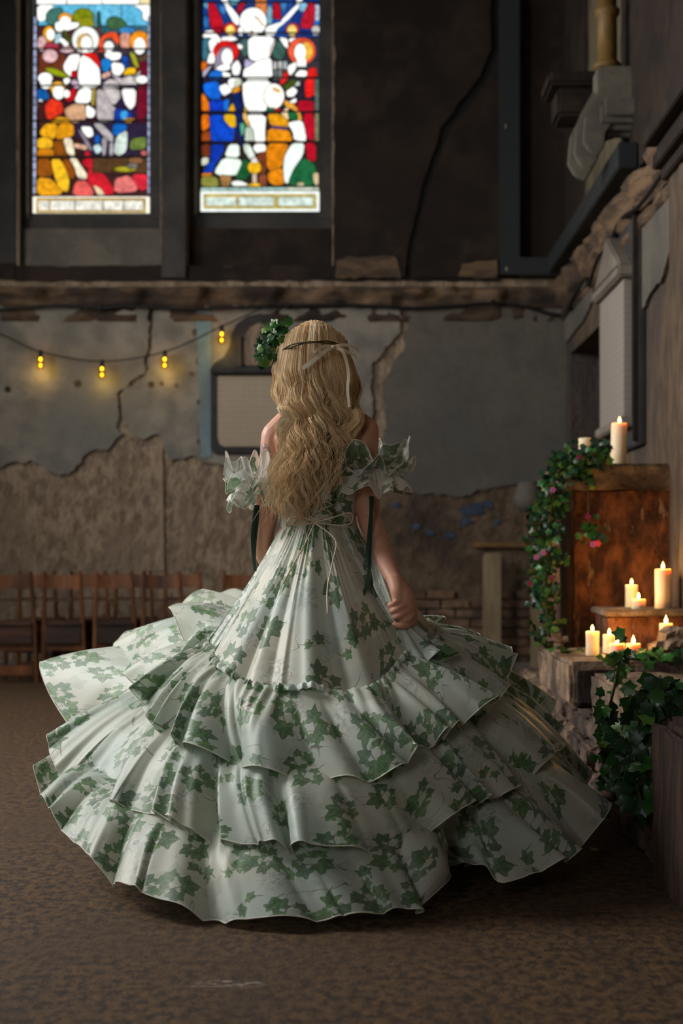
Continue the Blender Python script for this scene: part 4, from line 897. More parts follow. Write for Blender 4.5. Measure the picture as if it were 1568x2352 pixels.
# ------------------------------------------------------------------ stone ledge with candles on the right
def rock(a, b, amp=.012, cuts=7, seed=0, fr=7.0, bev=.015):
    """a box with worn, uneven faces, returned as MB"""
    me = MB().box(a, b).mesh('rock'); bm = bmesh.new(); bm.from_mesh(me)
    bmesh.ops.bevel(bm, geom=list(bm.edges), offset=bev, segments=2, affect='EDGES')
    bmesh.ops.subdivide_edges(bm, edges=[e for e in bm.edges if e.calc_length() > .05], cuts=cuts, use_grid_fill=True)
    c = (Vector(a)+Vector(b))/2
    for v in bm.verts:
        p = v.co; d = Vector((fbm(p.x*fr, p.y*fr, p.z*fr+seed), fbm(p.x*fr+9, p.y*fr, p.z*fr+seed), fbm(p.x*fr, p.y*fr+9, p.z*fr+seed)))*amp
        v.co = p + d
    bmesh.ops.triangulate(bm, faces=[f for f in bm.faces if len(f.verts) > 4])
    mb = MB(); bm.verts.index_update()
    mb.add([v.co[:] for v in bm.verts], [tuple(v.index for v in f.verts) for f in bm.faces]); bm.free(); bpy.data.meshes.remove(me)
    return mb
# stepped base: rows of rough stones in front of a rubble core
base = thing('stone_ledge', 'long stepped base of rough stones below the candle ledge', 'ledge', (1.2, 6.0, 0))
obj('core', rock((.97, 3.2, 0.005), (RX-.06, 8.5, .29), .008, 5, 3), M['step'], base)
SM = []
for k in range(4):
    mb = rock((0, -.16, 0), (.13, .16, .092), .014, 3, 20+k*3, 14); me = mb.mesh('stone'); finish(me, False); me.materials.append(M['step'] if k < 3 else M['stone']); SM.append(me)
rr = random.Random(11)
for row, (z, xo) in enumerate([(0.004, .865), (.10, .885), (.198, .905)]):
    y = 3.25 + row*.12
    while y < 8.45:
        L = rr.uniform(.24, .42)
        inst('stone', SM[rr.randrange(4)], base, (xo + rr.uniform(-.012, .012), y+L/2, z), (0, 0, rr.uniform(-.04, .04)), (1, L/.325, 1))
        y += L + .008
# upper blocks
def block(name, lab, a, b, mat, seed, amp=.012, cat='stone block'):
    o = tag(obj(name, rock(a, b, amp, 8, seed), mat), lab, cat, 'stone blocks of the candle ledge'); return o
A0 = (.90, 6.12, .302)
bA = thing('ledge_block', 'pale plastered stone block carrying the lower pillar candles', 'stone block', (1.2, 6.6, .302), 'stone blocks of the candle ledge')
obj('body', rock((.872, 6.15, .302), (RX-.125, 7.2, .487), .010, 8, 4), M['stone'], bA)
obj('dark_face', rock((.905, 6.125, .312), (1.15, 6.17, .455), .006, 5, 5, 7, .006), M['darkpost'], bA)
bB = thing('ledge_block', 'pale worn stone block in front of the candles, ivy on its top', 'stone block', (1.2, 5.2, .302), 'stone blocks of the candle ledge')
obj('body', rock((.885, 4.86, .302), (RX-.03, 5.62, .487), .012, 8, 7), M['stone'], bB)
bC = thing('ledge_block', 'dark flaking block at the right edge behind the trailing ivy', 'stone block', (1.2, 3.8, .302), 'stone blocks of the candle ledge')
obj('body', rock((.865, 3.3, .302), (RX-.03, 4.14, .487), .012, 8, 9), M['darkpost'], bC)
obj('face_board', rock((.828, 3.3, .015), (.848, 4.16, .46), .008, 6, 9, 9, .006), M['darkpost'], bC)
sh = thing('candle_shelf', 'raised brown shelf block carrying the tall pillar candle', 'shelf', (1.35, 6.95, .487))
obj('body', rock((1.15, 6.80, .490), (RX-.11, 7.18, .66), .006, 5, 12), M['redbrown'], sh)
obj('top_slab', rock((1.125, 6.77, .655), (RX-.105, 7.19, .685), .004, 5, 13, 8, .006), M['stone'], sh)
pier = thing('stone_pier', 'red brown painted pier lit orange by the candles', 'pier', (1.3, 7.6, .305))
obj('body', rock((1.01, 7.25, .305), (RX-.04, 8.0, 1.27), .008, 10, 15), M['redbrown'], pier)
obj('corner_board', rock((.985, 7.215, .3), (1.05, 7.29, 1.28), .006, 8, 16, 9, .006), M['darkpost'], pier)
obj('cap_stone', rock((.99, 7.20, 1.26), (RX-.04, 8.05, 1.39), .012, 8, 17), M['stone'], pier)
tag(obj('rubble_stone', rock((1.28, 6.33, .487), (1.50, 6.52, .60), .03, 5, 21, 9, .04), M['stone']), 'rounded pinkish rubble stone beside the right candle', 'stone')
tag(obj('rubble_stone', rock((.905, 7.05, .488), (1.0, 7.19, .56), .03, 4, 23, 12, .03), M['stone']), 'pale broken lump of stone at the foot of the ivy garland', 'stone')

# candles
def candle(px, py_base, py_top, wpx, Y, zb, lab, lit=True, power=1.3, tilt=0):
    r = wpx/2*Y/F; base = P(px, py_base, Y); top = P(px, py_top, Y).z
    base.z = zb; h = top - zb
    t = thing('pillar_candle', lab, 'candle', base, 'ivory pillar candles')
    wob = lambda a, z: .02*math.sin(3*a+px) + .012*math.sin(7*a+z*40)
    prof = [(r*.92,0),(r,.004),(r*.985,h*.35),(r*.985,h*.7),(r,h*.93),(r*.98,h-.002),(r*.9,h),(r*.80,h-.004),(r*.62,h-.010),(r*.2,h-.013)]
    m_ = MB().lathe(prof, 28, (0,0,0), wob); me = m_.mesh('wax'); finish(me, True); 
    o = obj('wax', me, M['wax'], t); o.rotation_euler = (0, tilt, 0)
    tx = math.sin(tilt)*h
    obj('wick', MB().tube([(tx,0,h-.014),(tx+.001,0,h+.006)], .0016, 6), M['black'], t, world=False)
    if lit:
        k = R.uniform(.85, 1.15)
        obj('flame', MB().lathe([(.001,0),(.006*k,.006),(.0085*k,.014),(.0068*k,.021),(.0034*k,.029),(.0006,.036*k)], 14, (tx, 0, h-.002)), M['flame'], t, True, world=False)
        l = bpy.data.lights.new('flame_light', 'POINT'); l.energy = power; l.color = (1.0, .52, .13); l.shadow_soft_size = .012
        lo = bpy.data.objects.new('flame_light', l); COL.objects.link(lo); lo.parent = t; lo.location = (tx, 0, h+.022)
    return t
candle(1419, 1060, 972, 37, 7.32, 1.385, 'tall lit pillar candle on top of the pier', True, .9, .035)
candle(1343, 1040, 1006, 29, 7.45, 1.385, 'short unlit pillar candle among the ivy on top of the pier', False)
candle(1360, 1505, 1450, 31, 6.56, .487, 'lit pillar candle standing apart at the left of the low ledge')
candle(1399, 1497, 1458, 30, 6.70, .487, 'lit candle second from the left on the low ledge, behind a shorter one')
candle(1416, 1510, 1478, 36, 6.45, .487, 'short lit candle in front of its neighbours with an ivy leaf before it')
candle(1454, 1508, 1478, 33, 6.47, .487, 'squat lit candle low beside the ivy, right of the group of three')
candle(1450, 1406, 1343, 29, 7.02, .683, 'slim lit candle at the left of the raised shelf')
candle(1466, 1408, 1376, 33, 6.88, .683, 'short lit candle on the raised shelf before the slim one')
candle(1522, 1404, 1307, 38, 6.95, .683, 'tallest thick lit candle at the right of the raised shelf', True, 1.9)
candle(1529, 1485, 1432, 31, 6.62, .487, 'lit candle below the shelf beside the rounded stone')

# ------------------------------------------------------------------ ivy
LEAFS = []
def leaf_mesh(mat, k):
    rg = random.Random(k)
    out = [(0,1.0),(.20,.66),(.36,.52),(.78,.46),(.60,.18),(.58,-.06),(.62,-.34),(.30,-.36),(.05,-.42)]
    pts = out + [(-x, y) for x, y in out[-2:0:-1]]
    vs = [(0,0,.02)]+[(x*.5, y*.5, -.10*abs(x)+.10*abs(y)*rg.uniform(.4,1.2)+rg.uniform(-.03,.03)) for x, y in pts]
    n = len(pts); vs = [Vector(v) for v in vs]
    me = MB().add(vs, [(0, i+1, (i+1) % n+1) for i in range(n)]).mesh('leaf'); me.shade_smooth(); me.materials.append(mat); return me
for k in range(9): LEAFS.append(leaf_mesh(M[('leaf_a','leaf_b','leaf_c')[k % 3]], k))
def leaves(parent, path, n, size, spread, seed, weights=(4,4,1), face=(0,-1,.25), limit=None):
    """ivy leaves scattered round a hanging stem; each leaf an object"""
    rg = random.Random(seed); segs = len(path)-1
    for i in range(n):
        u = rg.random()*segs; k = min(int(u), segs-1); p = path[k].lerp(path[k+1], u-k)
        d = Vector((rg.gauss(0,1)*spread[0], rg.gauss(0,1)*spread[1], rg.gauss(0,1)*spread[2]))
        p = p + d
        nrm = Vector((face[0]+rg.gauss(0,.45), face[1]+rg.gauss(0,.35), face[2]+rg.gauss(0,.45))).normalized()
        q = nrm.to_track_quat('Z', 'Y').to_euler(); 
        rot = (nrm.to_track_quat('Z', 'Y') @ Matrix.Rotation(math.pi + rg.gauss(0,.9), 4, 'Z').to_quaternion()).to_euler()
        s = size*rg.uniform(.6, 1.35); c = rg.choices((0,1,2), weights)[0] + 3*rg.randrange(3)
        inst('leaf', LEAFS[c], parent, p, rot, (s, s, s))
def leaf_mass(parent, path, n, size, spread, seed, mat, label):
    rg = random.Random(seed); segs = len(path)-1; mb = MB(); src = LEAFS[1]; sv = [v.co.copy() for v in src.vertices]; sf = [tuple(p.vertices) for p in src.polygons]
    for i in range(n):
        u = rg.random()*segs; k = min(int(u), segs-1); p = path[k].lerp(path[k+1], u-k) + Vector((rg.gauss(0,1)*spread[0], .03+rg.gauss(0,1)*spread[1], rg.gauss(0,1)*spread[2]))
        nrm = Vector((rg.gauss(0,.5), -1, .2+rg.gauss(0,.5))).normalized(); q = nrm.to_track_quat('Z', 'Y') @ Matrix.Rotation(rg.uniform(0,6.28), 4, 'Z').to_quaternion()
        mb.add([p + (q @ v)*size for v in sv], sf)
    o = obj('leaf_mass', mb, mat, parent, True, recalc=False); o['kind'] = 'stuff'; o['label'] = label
def flower(parent, p, mat, s=.03):
    fl = obj('flower', MB().ellipsoid((0,0,0), (s*.22,s*.22,s*.22), None, 8, 6), mat, parent, True, world=False); fl.location = p - wloc(parent)
    for k in range(5):
        a = k*1.2566; mb = MB().ellipsoid((s*.5*math.cos(a), -s*.1, s*.5*math.sin(a)), (s*.34, s*.08, s*.34), None, 8, 6)
        obj('petal', mb, mat, fl, True, world=False)
def pth(l, Y): return [P(x, y, Y if not isinstance(Y, (list, tuple)) else Y[i]) for i, (x, y) in enumerate(l)]
g1 = thing('ivy_garland', 'long ivy garland with pink flowers hanging down the left edge of the pier', 'ivy', P(1255, 1490, 7.1))
pa = spline(pth([(1384,1040),(1340,1048),(1298,1062),(1276,1100),(1266,1160),(1258,1220),(1254,1290),(1250,1350),(1256,1420),(1262,1490)], 7.12), 6)
obj('stem', MB().tube(pa, .006, 6), M['stem'], g1, True)
leaves(g1, pa, 295, .050, (.036, .03, .03), 1, (5,5,1))
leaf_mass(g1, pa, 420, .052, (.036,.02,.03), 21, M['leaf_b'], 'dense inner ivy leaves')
for x, y, mt_ in ((1270,1125,'petal_pink'),(1248,1270,'petal_pink'),(1232,1280,'petal_pink'),(1216,1340,'petal_mag'),(1266,1328,'petal_mag'),(1330,1050,'petal_mag')): flower(g1, P(x, y, 7.02), M[mt_], .018)
g2 = thing('ivy_sprig', 'loose ivy sprig with red and magenta blooms on the front of the pier', 'ivy', P(1370, 1240, 7.16))
pa = spline(pth([(1338,1075),(1350,1130),(1352,1190),(1366,1240)], 7.15), 6); obj('stem', MB().tube(pa, .004, 6), M['stem'], g2, True)
leaves(g2, [pa[0], pa[3]], 16, .05, (.022,.012,.03), 2); leaves(g2, [pa[-5], pa[-1]], 18, .055, (.03,.012,.02), 3)
M['petal_red'] = plain('red_petal', (214,60,60), .6)
for x, y, mt_ in ((1350,1186,'petal_mag'),(1372,1248,'petal_red'),(1362,1250,'petal_pink')): flower(g2, P(x, y, 7.08), M[mt_], .020)
g3 = thing('ivy_trail', 'bright green ivy trail hanging between the two pale ledge blocks', 'ivy', P(1380, 1790, 4.85))
pa = spline(pth([(1440,1500),(1420,1520),(1412,1570),(1398,1630),(1392,1690),(1388,1740),(1380,1775)], [4.86,4.80,4.70,4.73,4.78,4.81,4.88]), 6)
obj('stem', MB().tube(pa, .005, 6), M['stem'], g3, True)
leaves(g3, pa, 60, .060, (.022,.03,.03), 4, (6,2,3))
g4 = thing('ivy_clump', 'dark ivy clump trailing down the end of the dark block at the right edge', 'ivy', P(1470, 1880, 4.3))
pa = spline(pth([(1560,1610),(1510,1610),(1470,1640),(1460,1720),(1462,1800),(1480,1870)], [4.6,4.5,4.4,4.35,4.3,4.25]), 6)
obj('stem', MB().tube(pa, .005, 6), M['stem'], g4, True)
leaves(g4, pa, 120, .072, (.034,.03,.036), 5, (3,6,.4))
g5 = thing('ivy_runner', 'ivy runner lying along the ledge in front of the candles', 'ivy', P(1480, 1525, 5.95))
pa = spline(pth([(1425,1500),(1450,1515),(1490,1515),(1530,1505),(1580,1500)], [6.28,6.25,6.25,6.25,6.25]), 6)
for q in pa: q.z = max(q.z, .50)
obj('stem', MB().tube(pa, .005, 6), M['stem'], g5, True)
leaves(g5, pa, 70, .07, (.03,.05,.018), 6, (4,3,3), (0,-.7,.8))
g6 = thing('ivy_runner', 'few ivy leaves lying at the left end of the candle ledge', 'ivy', P(1310, 1500, 6.7))
pa = [P(1290,1494,6.75), P(1330,1494,6.75)]
obj('stem', MB().tube(pa, .003, 6), M['stem'], g6, True); leaves(g6, pa, 12, .05, (.03,.03,.008), 8, (4,3,1), (0,-.3,1))
fl = thing('fallen_leaf', 'small ivy leaf fallen on the floor right of the skirt', 'leaf', P(1368, 1955, 4.62) * 1.0)
fl.location.z = .006
inst('leaf', LEAFS[1], fl, fl.location + Vector((0,0,.004)), (.1, .05, 1.1), (.05,.05,.05))
inst('leaf', LEAFS[4], fl, fl.location + Vector((.03,.01,.004)), (.1, -.1, 2.6), (.04,.04,.04))
# ------------------------------------------------------------------ the woman
X0, Y0 = (730-CX)*4.6/F, 4.6
pers = thing('person', 'person seen from behind in a tiered ivy print gown, right hand lifting the skirt', 'person', (X0, Y0, 0))
def B(px, py, dy=0): return P(px, py, 4.6+dy)
S = 4.6/F
body = MB()
def capsule(mb, pts, rads, n=16):
    """tapered limb with round ends"""
    pts = [Vector(p) for p in pts]
    p2 = spline(pts, 5); r2 = []
    for i in range(len(rads)-1):
        for j in range(5): u = j/5; u = u*u*(3-2*u); r2.append(rads[i]*(1-u)+rads[i+1]*u)
    r2.append(rads[-1])
    mb.tube(p2, r2, n); mb.ellipsoid(pts[0], (rads[0],)*3, None, 14, 10); mb.ellipsoid(pts[-1], (rads[-1],)*3, None, 14, 10)
# trunk: stacked ellipses
tr = [(905,44,.052,0),(930,50,.056,0),(948,70,.06,0),(965,100,.072,.0),(985,112,.084,.0),(1010,116,.094,.0),(1050,112,.100,.01),(1100,102,.100,.01),(1150,90,.092,.01),(1195,84,.086,.0),(1240,98,.098,0),(1290,116,.112,0),(1340,120,.112,0),(1400,112,.10,0)]
pts = []; n = 32
for py, rx, ry, dy in tr:
    c = B(731, py, dy)
    for k in range(n):
        a = 2*math.pi*k/n; pts.append((c.x+rx*S*math.cos(a), c.y+ry*math.sin(a), c.z))
body.grid(pts, n, len(tr), True); body.f += [tuple(range(n-1,-1,-1)), tuple((len(tr)-1)*n+k for k in range(n))]
for s, px in ((-1, 690), (1, 772)):                     # shoulder blades
    body.ellipsoid(B(px, 1030, -.055), (.055,.04,.08), None, 16, 12)
capsule(body, [B(728,935,.01), B(722,880,.012), B(719,845,.015)], [.058,.050,.052])
# shoulders into the neck
capsule(body, [B(712,925), B(665,968), B(634,1002)], [.05,.044,.047]); capsule(body, [B(745,925), B(798,962), B(836,990)], [.05,.044,.047])
# head, turned a little to her left
hc = B(718, 826, .01); hr = Matrix.Rotation(math.radians(25), 4, 'Z')
def hp(x, y, z): return hc + (hr @ Vector((x, y, z)))
body.ellipsoid(hc, (.074,.094,.105), hr.to_3x3()); body.ellipsoid(hp(0,.035,-.045), (.056,.060,.072), hr.to_3x3())
body.ellipsoid(hp(0,.100,-.03), (.012,.02,.02), hr.to_3x3(), 12, 8); body.ellipsoid(hp(0,.078,-.095), (.022,.022,.018), hr.to_3x3(), 12, 8)
for s in (-1, 1): body.ellipsoid(hp(s*.076,.0,-.02), (.010,.02,.032), hr.to_3x3(), 12, 8)
# legs
for s in (-1, 1): capsule(body, [B(731+s*55,1380), B(731+s*52,1600), B(731+s*48,1850)], [.088,.058,.040]); 
for s in (-1, 1):
    fx = X0 + s*.07
    capsule(body, [Vector((fx, 4.6, .16)), Vector((fx, 4.59, .075))], [.040,.036]); capsule(body, [Vector((fx, 4.57, .045)), Vector((fx+s*.01, 4.68, .036)), Vector((fx+s*.015, 4.75, .026))], [.034,.036,.022])
# left arm: elbow back, forearm forward to the front of the skirt
capsule(body, [B(634,1002), B(622,1090,.0), B(612,1185,.01)], [.047,.041,.036]); capsule(body, [B(612,1185,.01), B(604,1250,.06), B(620,1310,.16)], [.036,.034,.024])
hl = B(626,1330,.20); body.ellipsoid(hl, (.034,.045,.03), None, 14, 10)
for k in range(4): capsule(body, [hl+Vector((.012,.02,.024-.016*k)), hl+Vector((.034,.055,.022-.016*k)), hl+Vector((.050,.045,.02-.016*k)), hl+Vector((.046,.018,.018-.016*k))], [.010,.009,.0085,.008], 10)
capsule(body, [hl+Vector((-.01,-.02,-.01)), hl+Vector((.02,.0,-.045)), hl+Vector((.045,.03,-.04))], [.011,.010,.009], 10)
# right arm down to the fist that lifts the skirt
capsule(body, [B(836,990), B(838,1090,-.015), B(847,1190,-.02)], [.047,.041,.037]); capsule(body, [B(847,1190,-.02), B(876,1268,-.12), B(908,1336,-.25)], [.037,.034,.0235])
HD = -.27
def HB(px, py, d=0): return B(px, py, HD+d)
# palm seen from the back of the hand: a broad wedge from the wrist to the knuckles
capsule(body, [HB(908,1336,.02), HB(915,1358), HB(918,1380,-.004)], [.025,.025,.022]); capsule(body, [HB(912,1340,.02), HB(930,1368,.0), HB(941,1396,.0)], [.023,.026,.021])
body.ellipsoid(HB(926,1384,.004), (.030,.022,.040), Matrix.Rotation(math.radians(-20), 3, 'Y'), 18, 12)
fing = [([(914,1384,-.016),(904,1388,-.024),(895,1390,-.014),(902,1393,.012)], [.0105,.0095,.0088,.008]),
        ([(926,1394,-.020),(912,1400,-.030),(900,1404,-.018),(908,1406,.012)], [.0115,.0105,.0096,.0085]),
        ([(938,1404,-.020),(922,1412,-.032),(908,1417,-.020),(916,1418,.012)], [.0120,.0108,.0100,.009]),
        ([(947,1410,-.012),(940,1421,-.026),(928,1424,-.026),(918,1422,.008)], [.0115,.0105,.0098,.0088]),
        ([(946,1398,.004),(949,1418,-.004),(938,1434,-.018),(920,1438,-.024),(906,1434,-.020)], [.016,.0140,.0115,.0100,.0080])]
for pts_, rd in fing: capsule(body, [HB(*p) for p in pts_], rd, 12)
me = body.mesh('body', (X0, Y0, 0)); tmp = bpy.data.objects.new('tmp', me); COL.objects.link(tmp)
rm = tmp.modifiers.new('r', 'REMESH'); rm.mode = 'VOXEL'; rm.voxel_size = .0034
sm = tmp.modifiers.new('s', 'SMOOTH'); sm.iterations = 3; sm.factor = .5
dg = bpy.context.evaluated_depsgraph_get(); me2 = bpy.data.meshes.new_from_object(tmp.evaluated_get(dg)); me2.name = 'body'
bpy.data.objects.remove(tmp); bpy.data.meshes.remove(me); me2.shade_smooth()
bo = obj('body', me2, M['skin'], pers)
for s in (-1, 1):
    e_ = obj('eye', MB().ellipsoid(hp(s*.030,.086,.0), (.011,.009,.009), None, 12, 8), M['marble'], pers, True)
obj('lips', MB().ellipsoid(hp(0,.099,-.066), (.020,.008,.007), hr.to_3x3(), 12, 8), plain('lip', (176,92,86), .4), pers, True)

# ---- dress: one part (bodice) with skirt tiers, sleeves, lacing and ribbons as sub-parts
def ring_loft(rows, mat, name, parent, uvs=True, uvscale=1.0, thick=0, uoff=0.0):
    """rows: array (nv, nu, 3), closed in u. UVs run in metres along the cloth"""
    rows = np.asarray(rows); nv, nu, _ = rows.shape
    clos = np.concatenate([rows, rows[:, :1]], 1)
    mid = int(nv*.7); per = np.linalg.norm(np.diff(clos[mid], axis=0), axis=1); U = np.concatenate([[0], np.cumsum(per)])
    V = np.concatenate([[0], np.cumsum(np.linalg.norm(np.diff(rows, axis=0), axis=2).mean(1))])
    off = np.array(wloc(parent)); v = (rows.reshape(-1, 3) - off)
    j, i = np.meshgrid(np.arange(nv-1), np.arange(nu), indexing='ij'); i2 = (i+1) % nu
    f = np.stack([j*nu+i, j*nu+i2, (j+1)*nu+i2, (j+1)*nu+i], -1).reshape(-1, 4)
    me = bpy.data.meshes.new(name); me.from_pydata(v.tolist(), [], f.tolist())
    uv = me.uv_layers.new(name='UVMap')
    uu = np.stack([U[i], U[i+1], U[i+1], U[i]], -1); vv = np.stack([V[j], V[j], V[j+1], V[j+1]], -1)
    uv.data.foreach_set('uv', (np.stack([uu+uoff, vv+uoff*.37], -1).reshape(-1)*uvscale).astype(np.float32))
    me.shade_smooth(); return obj(name, me, mat, parent)
def cyc(ctrl, ax=X0, ay=Y0, start=None):
    """closed loop through control points given as photo px + depth, as a function of the angle round the body axis"""
    w_ = np.array([tuple(P(*c)) for c in ctrl])
    a = np.degrees(np.arctan2(-(w_[:, 0]-ax), w_[:, 1]-ay)) % 360
    k = int(np.argmin(a)) if start is None else start
    w_ = np.roll(w_, -k, 0); a = np.roll(a, -k)
    for i in range(1, len(a)):
        if a[i] < a[i-1]+2.0: a[i] = a[i-1]+2.0
    A = np.concatenate([a-360, a, a+360]); Wd = np.concatenate([w_, w_, w_])
    h = np.diff(A); sl = np.diff(Wd, axis=0)/h[:, None]
    tg = np.zeros_like(Wd); tg[1:-1] = (sl[:-1]*h[1:, None]+sl[1:]*h[:-1, None])/(h[1:]+h[:-1])[:, None]
    def ev(ph):
        ph = np.asarray(ph) % 360; i = np.clip(np.searchsorted(A, ph)-1, 0, len(A)-2)
        t_ = ((ph-A[i])/h[i])[:, None]; hh = h[i][:, None]
        return (2*t_**3-3*t_**2+1)*Wd[i]+(t_**3-2*t_**2+t_)*hh*tg[i]+(-2*t_**3+3*t_**2)*Wd[i+1]+(t_**3-t_**2)*hh*tg[i+1]
    return ev
NU = 840; PH = np.arange(NU)*360.0/NU
rw = np.random.RandomState(5)
def folds(ph, seed, freqs=(9, 14, 23, 37), amps=(.75, 1, .75, .35)):
    rs = np.random.RandomState(seed); ph = np.radians(ph)
    warp = ph + .10*np.sin(3*ph+rs.rand()*6)+.06*np.sin(5*ph+rs.rand()*6)
    w_ = 0                                      # broad waves plus tubular pleats with narrow creases
    for i, (f, a) in enumerate(zip(freqs, amps)):
        p_ = rs.rand()*6.28
        w_ = w_ + (a*np.sin(f*warp+p_) if i in (0, 3) else a*(1.9*np.abs(np.sin(f*.5*warp+p_))**.75-1.2))
    return w_
def tier(name, top, hem, amp, bulge, seed, nv, swirl=0, gather=.006, mat='fabric', uoff=0, pw=1.1, drop=0, freqs=(9,17,29,46)):
    tv = np.linspace(0, 1, nv); rows = []
    base = np.stack([(1-t)*top + t*hem for t in tv])
    # bulge outward and up, away from the body axis
    rad = hem - top; rad = rad/np.linalg.norm(rad, axis=1, keepdims=True)
    tan = np.roll(hem, -3, 0)-np.roll(hem, 3, 0); tan[:, 2] *= .3; tan /= np.linalg.norm(tan, axis=1, keepdims=True)
    # smooth the tangents so that folds stay tidy
    for _ in range(30): tan = (np.roll(tan, 1, 0)+tan*2+np.roll(tan, -1, 0))/4
    tan /= np.linalg.norm(tan, axis=1, keepdims=True)
    nrm = np.cross(rad, tan); nrm /= np.linalg.norm(nrm, axis=1, keepdims=True)
    out = np.stack([hem[:, 0]-X0, hem[:, 1]-Y0, np.full(len(hem), .8)], 1)
    sg = np.sign((nrm*out).sum(1, keepdims=True)); nrm = nrm*sg
    for _ in range(20): nrm = (np.roll(nrm, 1, 0)+nrm*2+np.roll(nrm, -1, 0))/4
    nrm /= np.linalg.norm(nrm, axis=1, keepdims=True)
    for j, t in enumerate(tv):
        ph = PH + swirl*(1-t)
        wv = folds(ph, seed, freqs) * amp * t**pw + gather*(1-t)**2*np.sin(np.radians(PH)*71+4*np.sin(np.radians(PH)*7)+2*np.sin(np.radians(PH)*13))*(.6+.4*np.sin(np.radians(PH)*11+1))
        side = .8*amp*t**1.5*folds(ph+7, seed+1)
        b = bulge*math.sin(math.pi*min(1, t*1.0)**.8)
        r_ = base[j] + nrm*(wv+b)[:, None] + tan*side[:, None]
        r_[:, 2] -= drop*t*t
        r_[:, 2] = np.maximum(r_[:, 2], .006+.004*rw.rand())
        rows.append(r_)
    return np.array(rows)

# bodice
bd = []; nb = 96; an = np.radians(np.arange(nb)*360/nb)
for py, rx, ry in ((1098,104,.112),(1104,103,.112),(1130,98,.110),(1160,92,.104),(1190,87,.098),(1212,90,.100)):
    c = B(731, py, .004)
    zt = .03*np.clip(np.sin(an), 0, 1)*(1 if py < 1110 else 0)          # higher over the bust in front
    bd.append(np.stack([c.x+rx*S*np.cos(an), c.y+ry*np.sin(an), np.full(nb, c.z)+zt], 1))
dress = ring_loft(bd, M['fabric_upper'], 'dress', pers, uoff=.3)
dress['label'] = 'laced ivy print bodice'
tags = MB().tube([tuple(p) for p in bd[0]] + [tuple(bd[0][0])], .003, 6); obj('neckline_trim', tags, M['fabric_plain'], dress, True)
# grommets and lacing down the back
gt = []
for k in range(5):
    for s in (-1, 1):
        p = B(742 + s*24, 1122+k*20, 0); ang = math.asin(max(-1, min(1, (p.x-B(731,1100).x)/(98*S))))
        y = Y0 - .108*math.cos(ang) - .004
        q = Vector((p.x, y, p.z)); gt.append(q)
        gm = MB(); ring = [q+Vector((.0045*math.cos(a), 0, .0045*math.sin(a))) for a in [i*math.pi/5 for i in range(11)]]; gm.tube(ring, .0018, 6, False); obj('grommet', gm, M['grommet'], dress, True)
for s in (0,):
    px_ = B(800,1120)
for k in range(4):                              # second row towards the side, as the photo shows beside the hair
    p = B(767, 1137+k*19); q = Vector((p.x, Y0-.104, p.z)); gm = MB(); gm.tube([q+Vector((.005*math.cos(a), 0, .005*math.sin(a))) for a in [i*math.pi/5 for i in range(11)]], .002, 6, False); obj('grommet', gm, M['grommet'], dress, True)
def ribbon(mb, pts, wd, normal=(0,-1,0), k=8, twist=0, taper=None):
    p = spline([Vector(q) for q in pts], k); n_ = Vector(normal); vs = []
    for i, q in enumerate(p):
        t_ = (p[min(i+1,len(p)-1)]-p[max(i-1,0)]).normalized(); nn = Matrix.Rotation(twist*i/len(p), 3, t_) @ n_
        s_ = t_.cross(nn); s_ = s_.normalized() if s_.length > 1e-5 else Vector((1,0,0)); wq = wd*(taper(i/len(p)) if taper else 1)
        vs += [q-s_*wq/2-nn*.0004, q+s_*wq/2-nn*.0004, q+s_*wq/2+nn*.0004, q-s_*wq/2+nn*.0004]
    fs = [(0,1,2,3)]; m_ = len(p)
    for i in range(m_-1):
        for c in range(4): fs.append((i*4+c, i*4+(c+1) % 4, (i+1)*4+(c+1) % 4, (i+1)*4+c))
    fs.append(tuple((m_-1)*4+c for c in (3,2,1,0)))
    mb.add(vs, fs)
for k in range(4):
    for a, b in ((2*k, 2*k+3), (2*k+1, 2*k+2)): obj('lacing', MB().tube([gt[a]+Vector((0,-.002,0)), (gt[a]+gt[b])/2+Vector((0,-.005,0)), gt[b]+Vector((0,-.002,0))], .0016, 6), M['satin'], dress, True)
lc = MB()
for l in ([(722,1200),(700,1190),(672,1188),(660,1200),(690,1206),(722,1200)], [(722,1200),(760,1190),(800,1178),(810,1188),(802,1204),(770,1206),(722,1200)]):
    lc.tube(spline([B(x, y, -.128-.01*math.sin(i*1.2)) for i, (x, y) in enumerate(l)], 6), .0022, 6)
obj('waist_bow', lc, M['satin'], dress, True)

# skirt loops
WAIST = cyc([(731+86*math.cos(a), 1206, 4.6+.096*math.sin(a)) for a in np.arange(0, 2*math.pi, math.pi/8)])
SEAM1 = cyc([(488,1492,4.5),(510,1530,4.30),(560,1565,4.17),(640,1584,4.10),(730,1588,4.08),(810,1584,4.08),(845,1578,4.09),(880,1560,4.16),(915,1515,4.28),(950,1490,4.34),(990,1476,4.45),(1000,1458,4.6),(985,1445,4.75),(880,1430,4.95),(720,1425,5.0),(580,1430,4.92),(510,1455,4.72)])
HEM1 = cyc([(388,1408,5.08),(412,1450,4.95),(436,1487,4.80),(452,1530,4.70),(357,1590,4.56),(337,1626,4.42),(368,1682,4.22),(432,1722,4.10),(505,1742,4.02),(595,1768,3.94),(680,1782,3.90),(765,1776,3.88),(858,1780,3.87),(912,1765,3.90),(948,1722,3.98),(985,1694,3.99),(1022,1680,4.02),(1062,1664,4.10),(1106,1645,4.20),(1155,1592,4.42),(1158,1522,4.72),(1060,1470,5.02),(850,1440,5.2),(650,1395,5.25),(480,1370,5.24)])
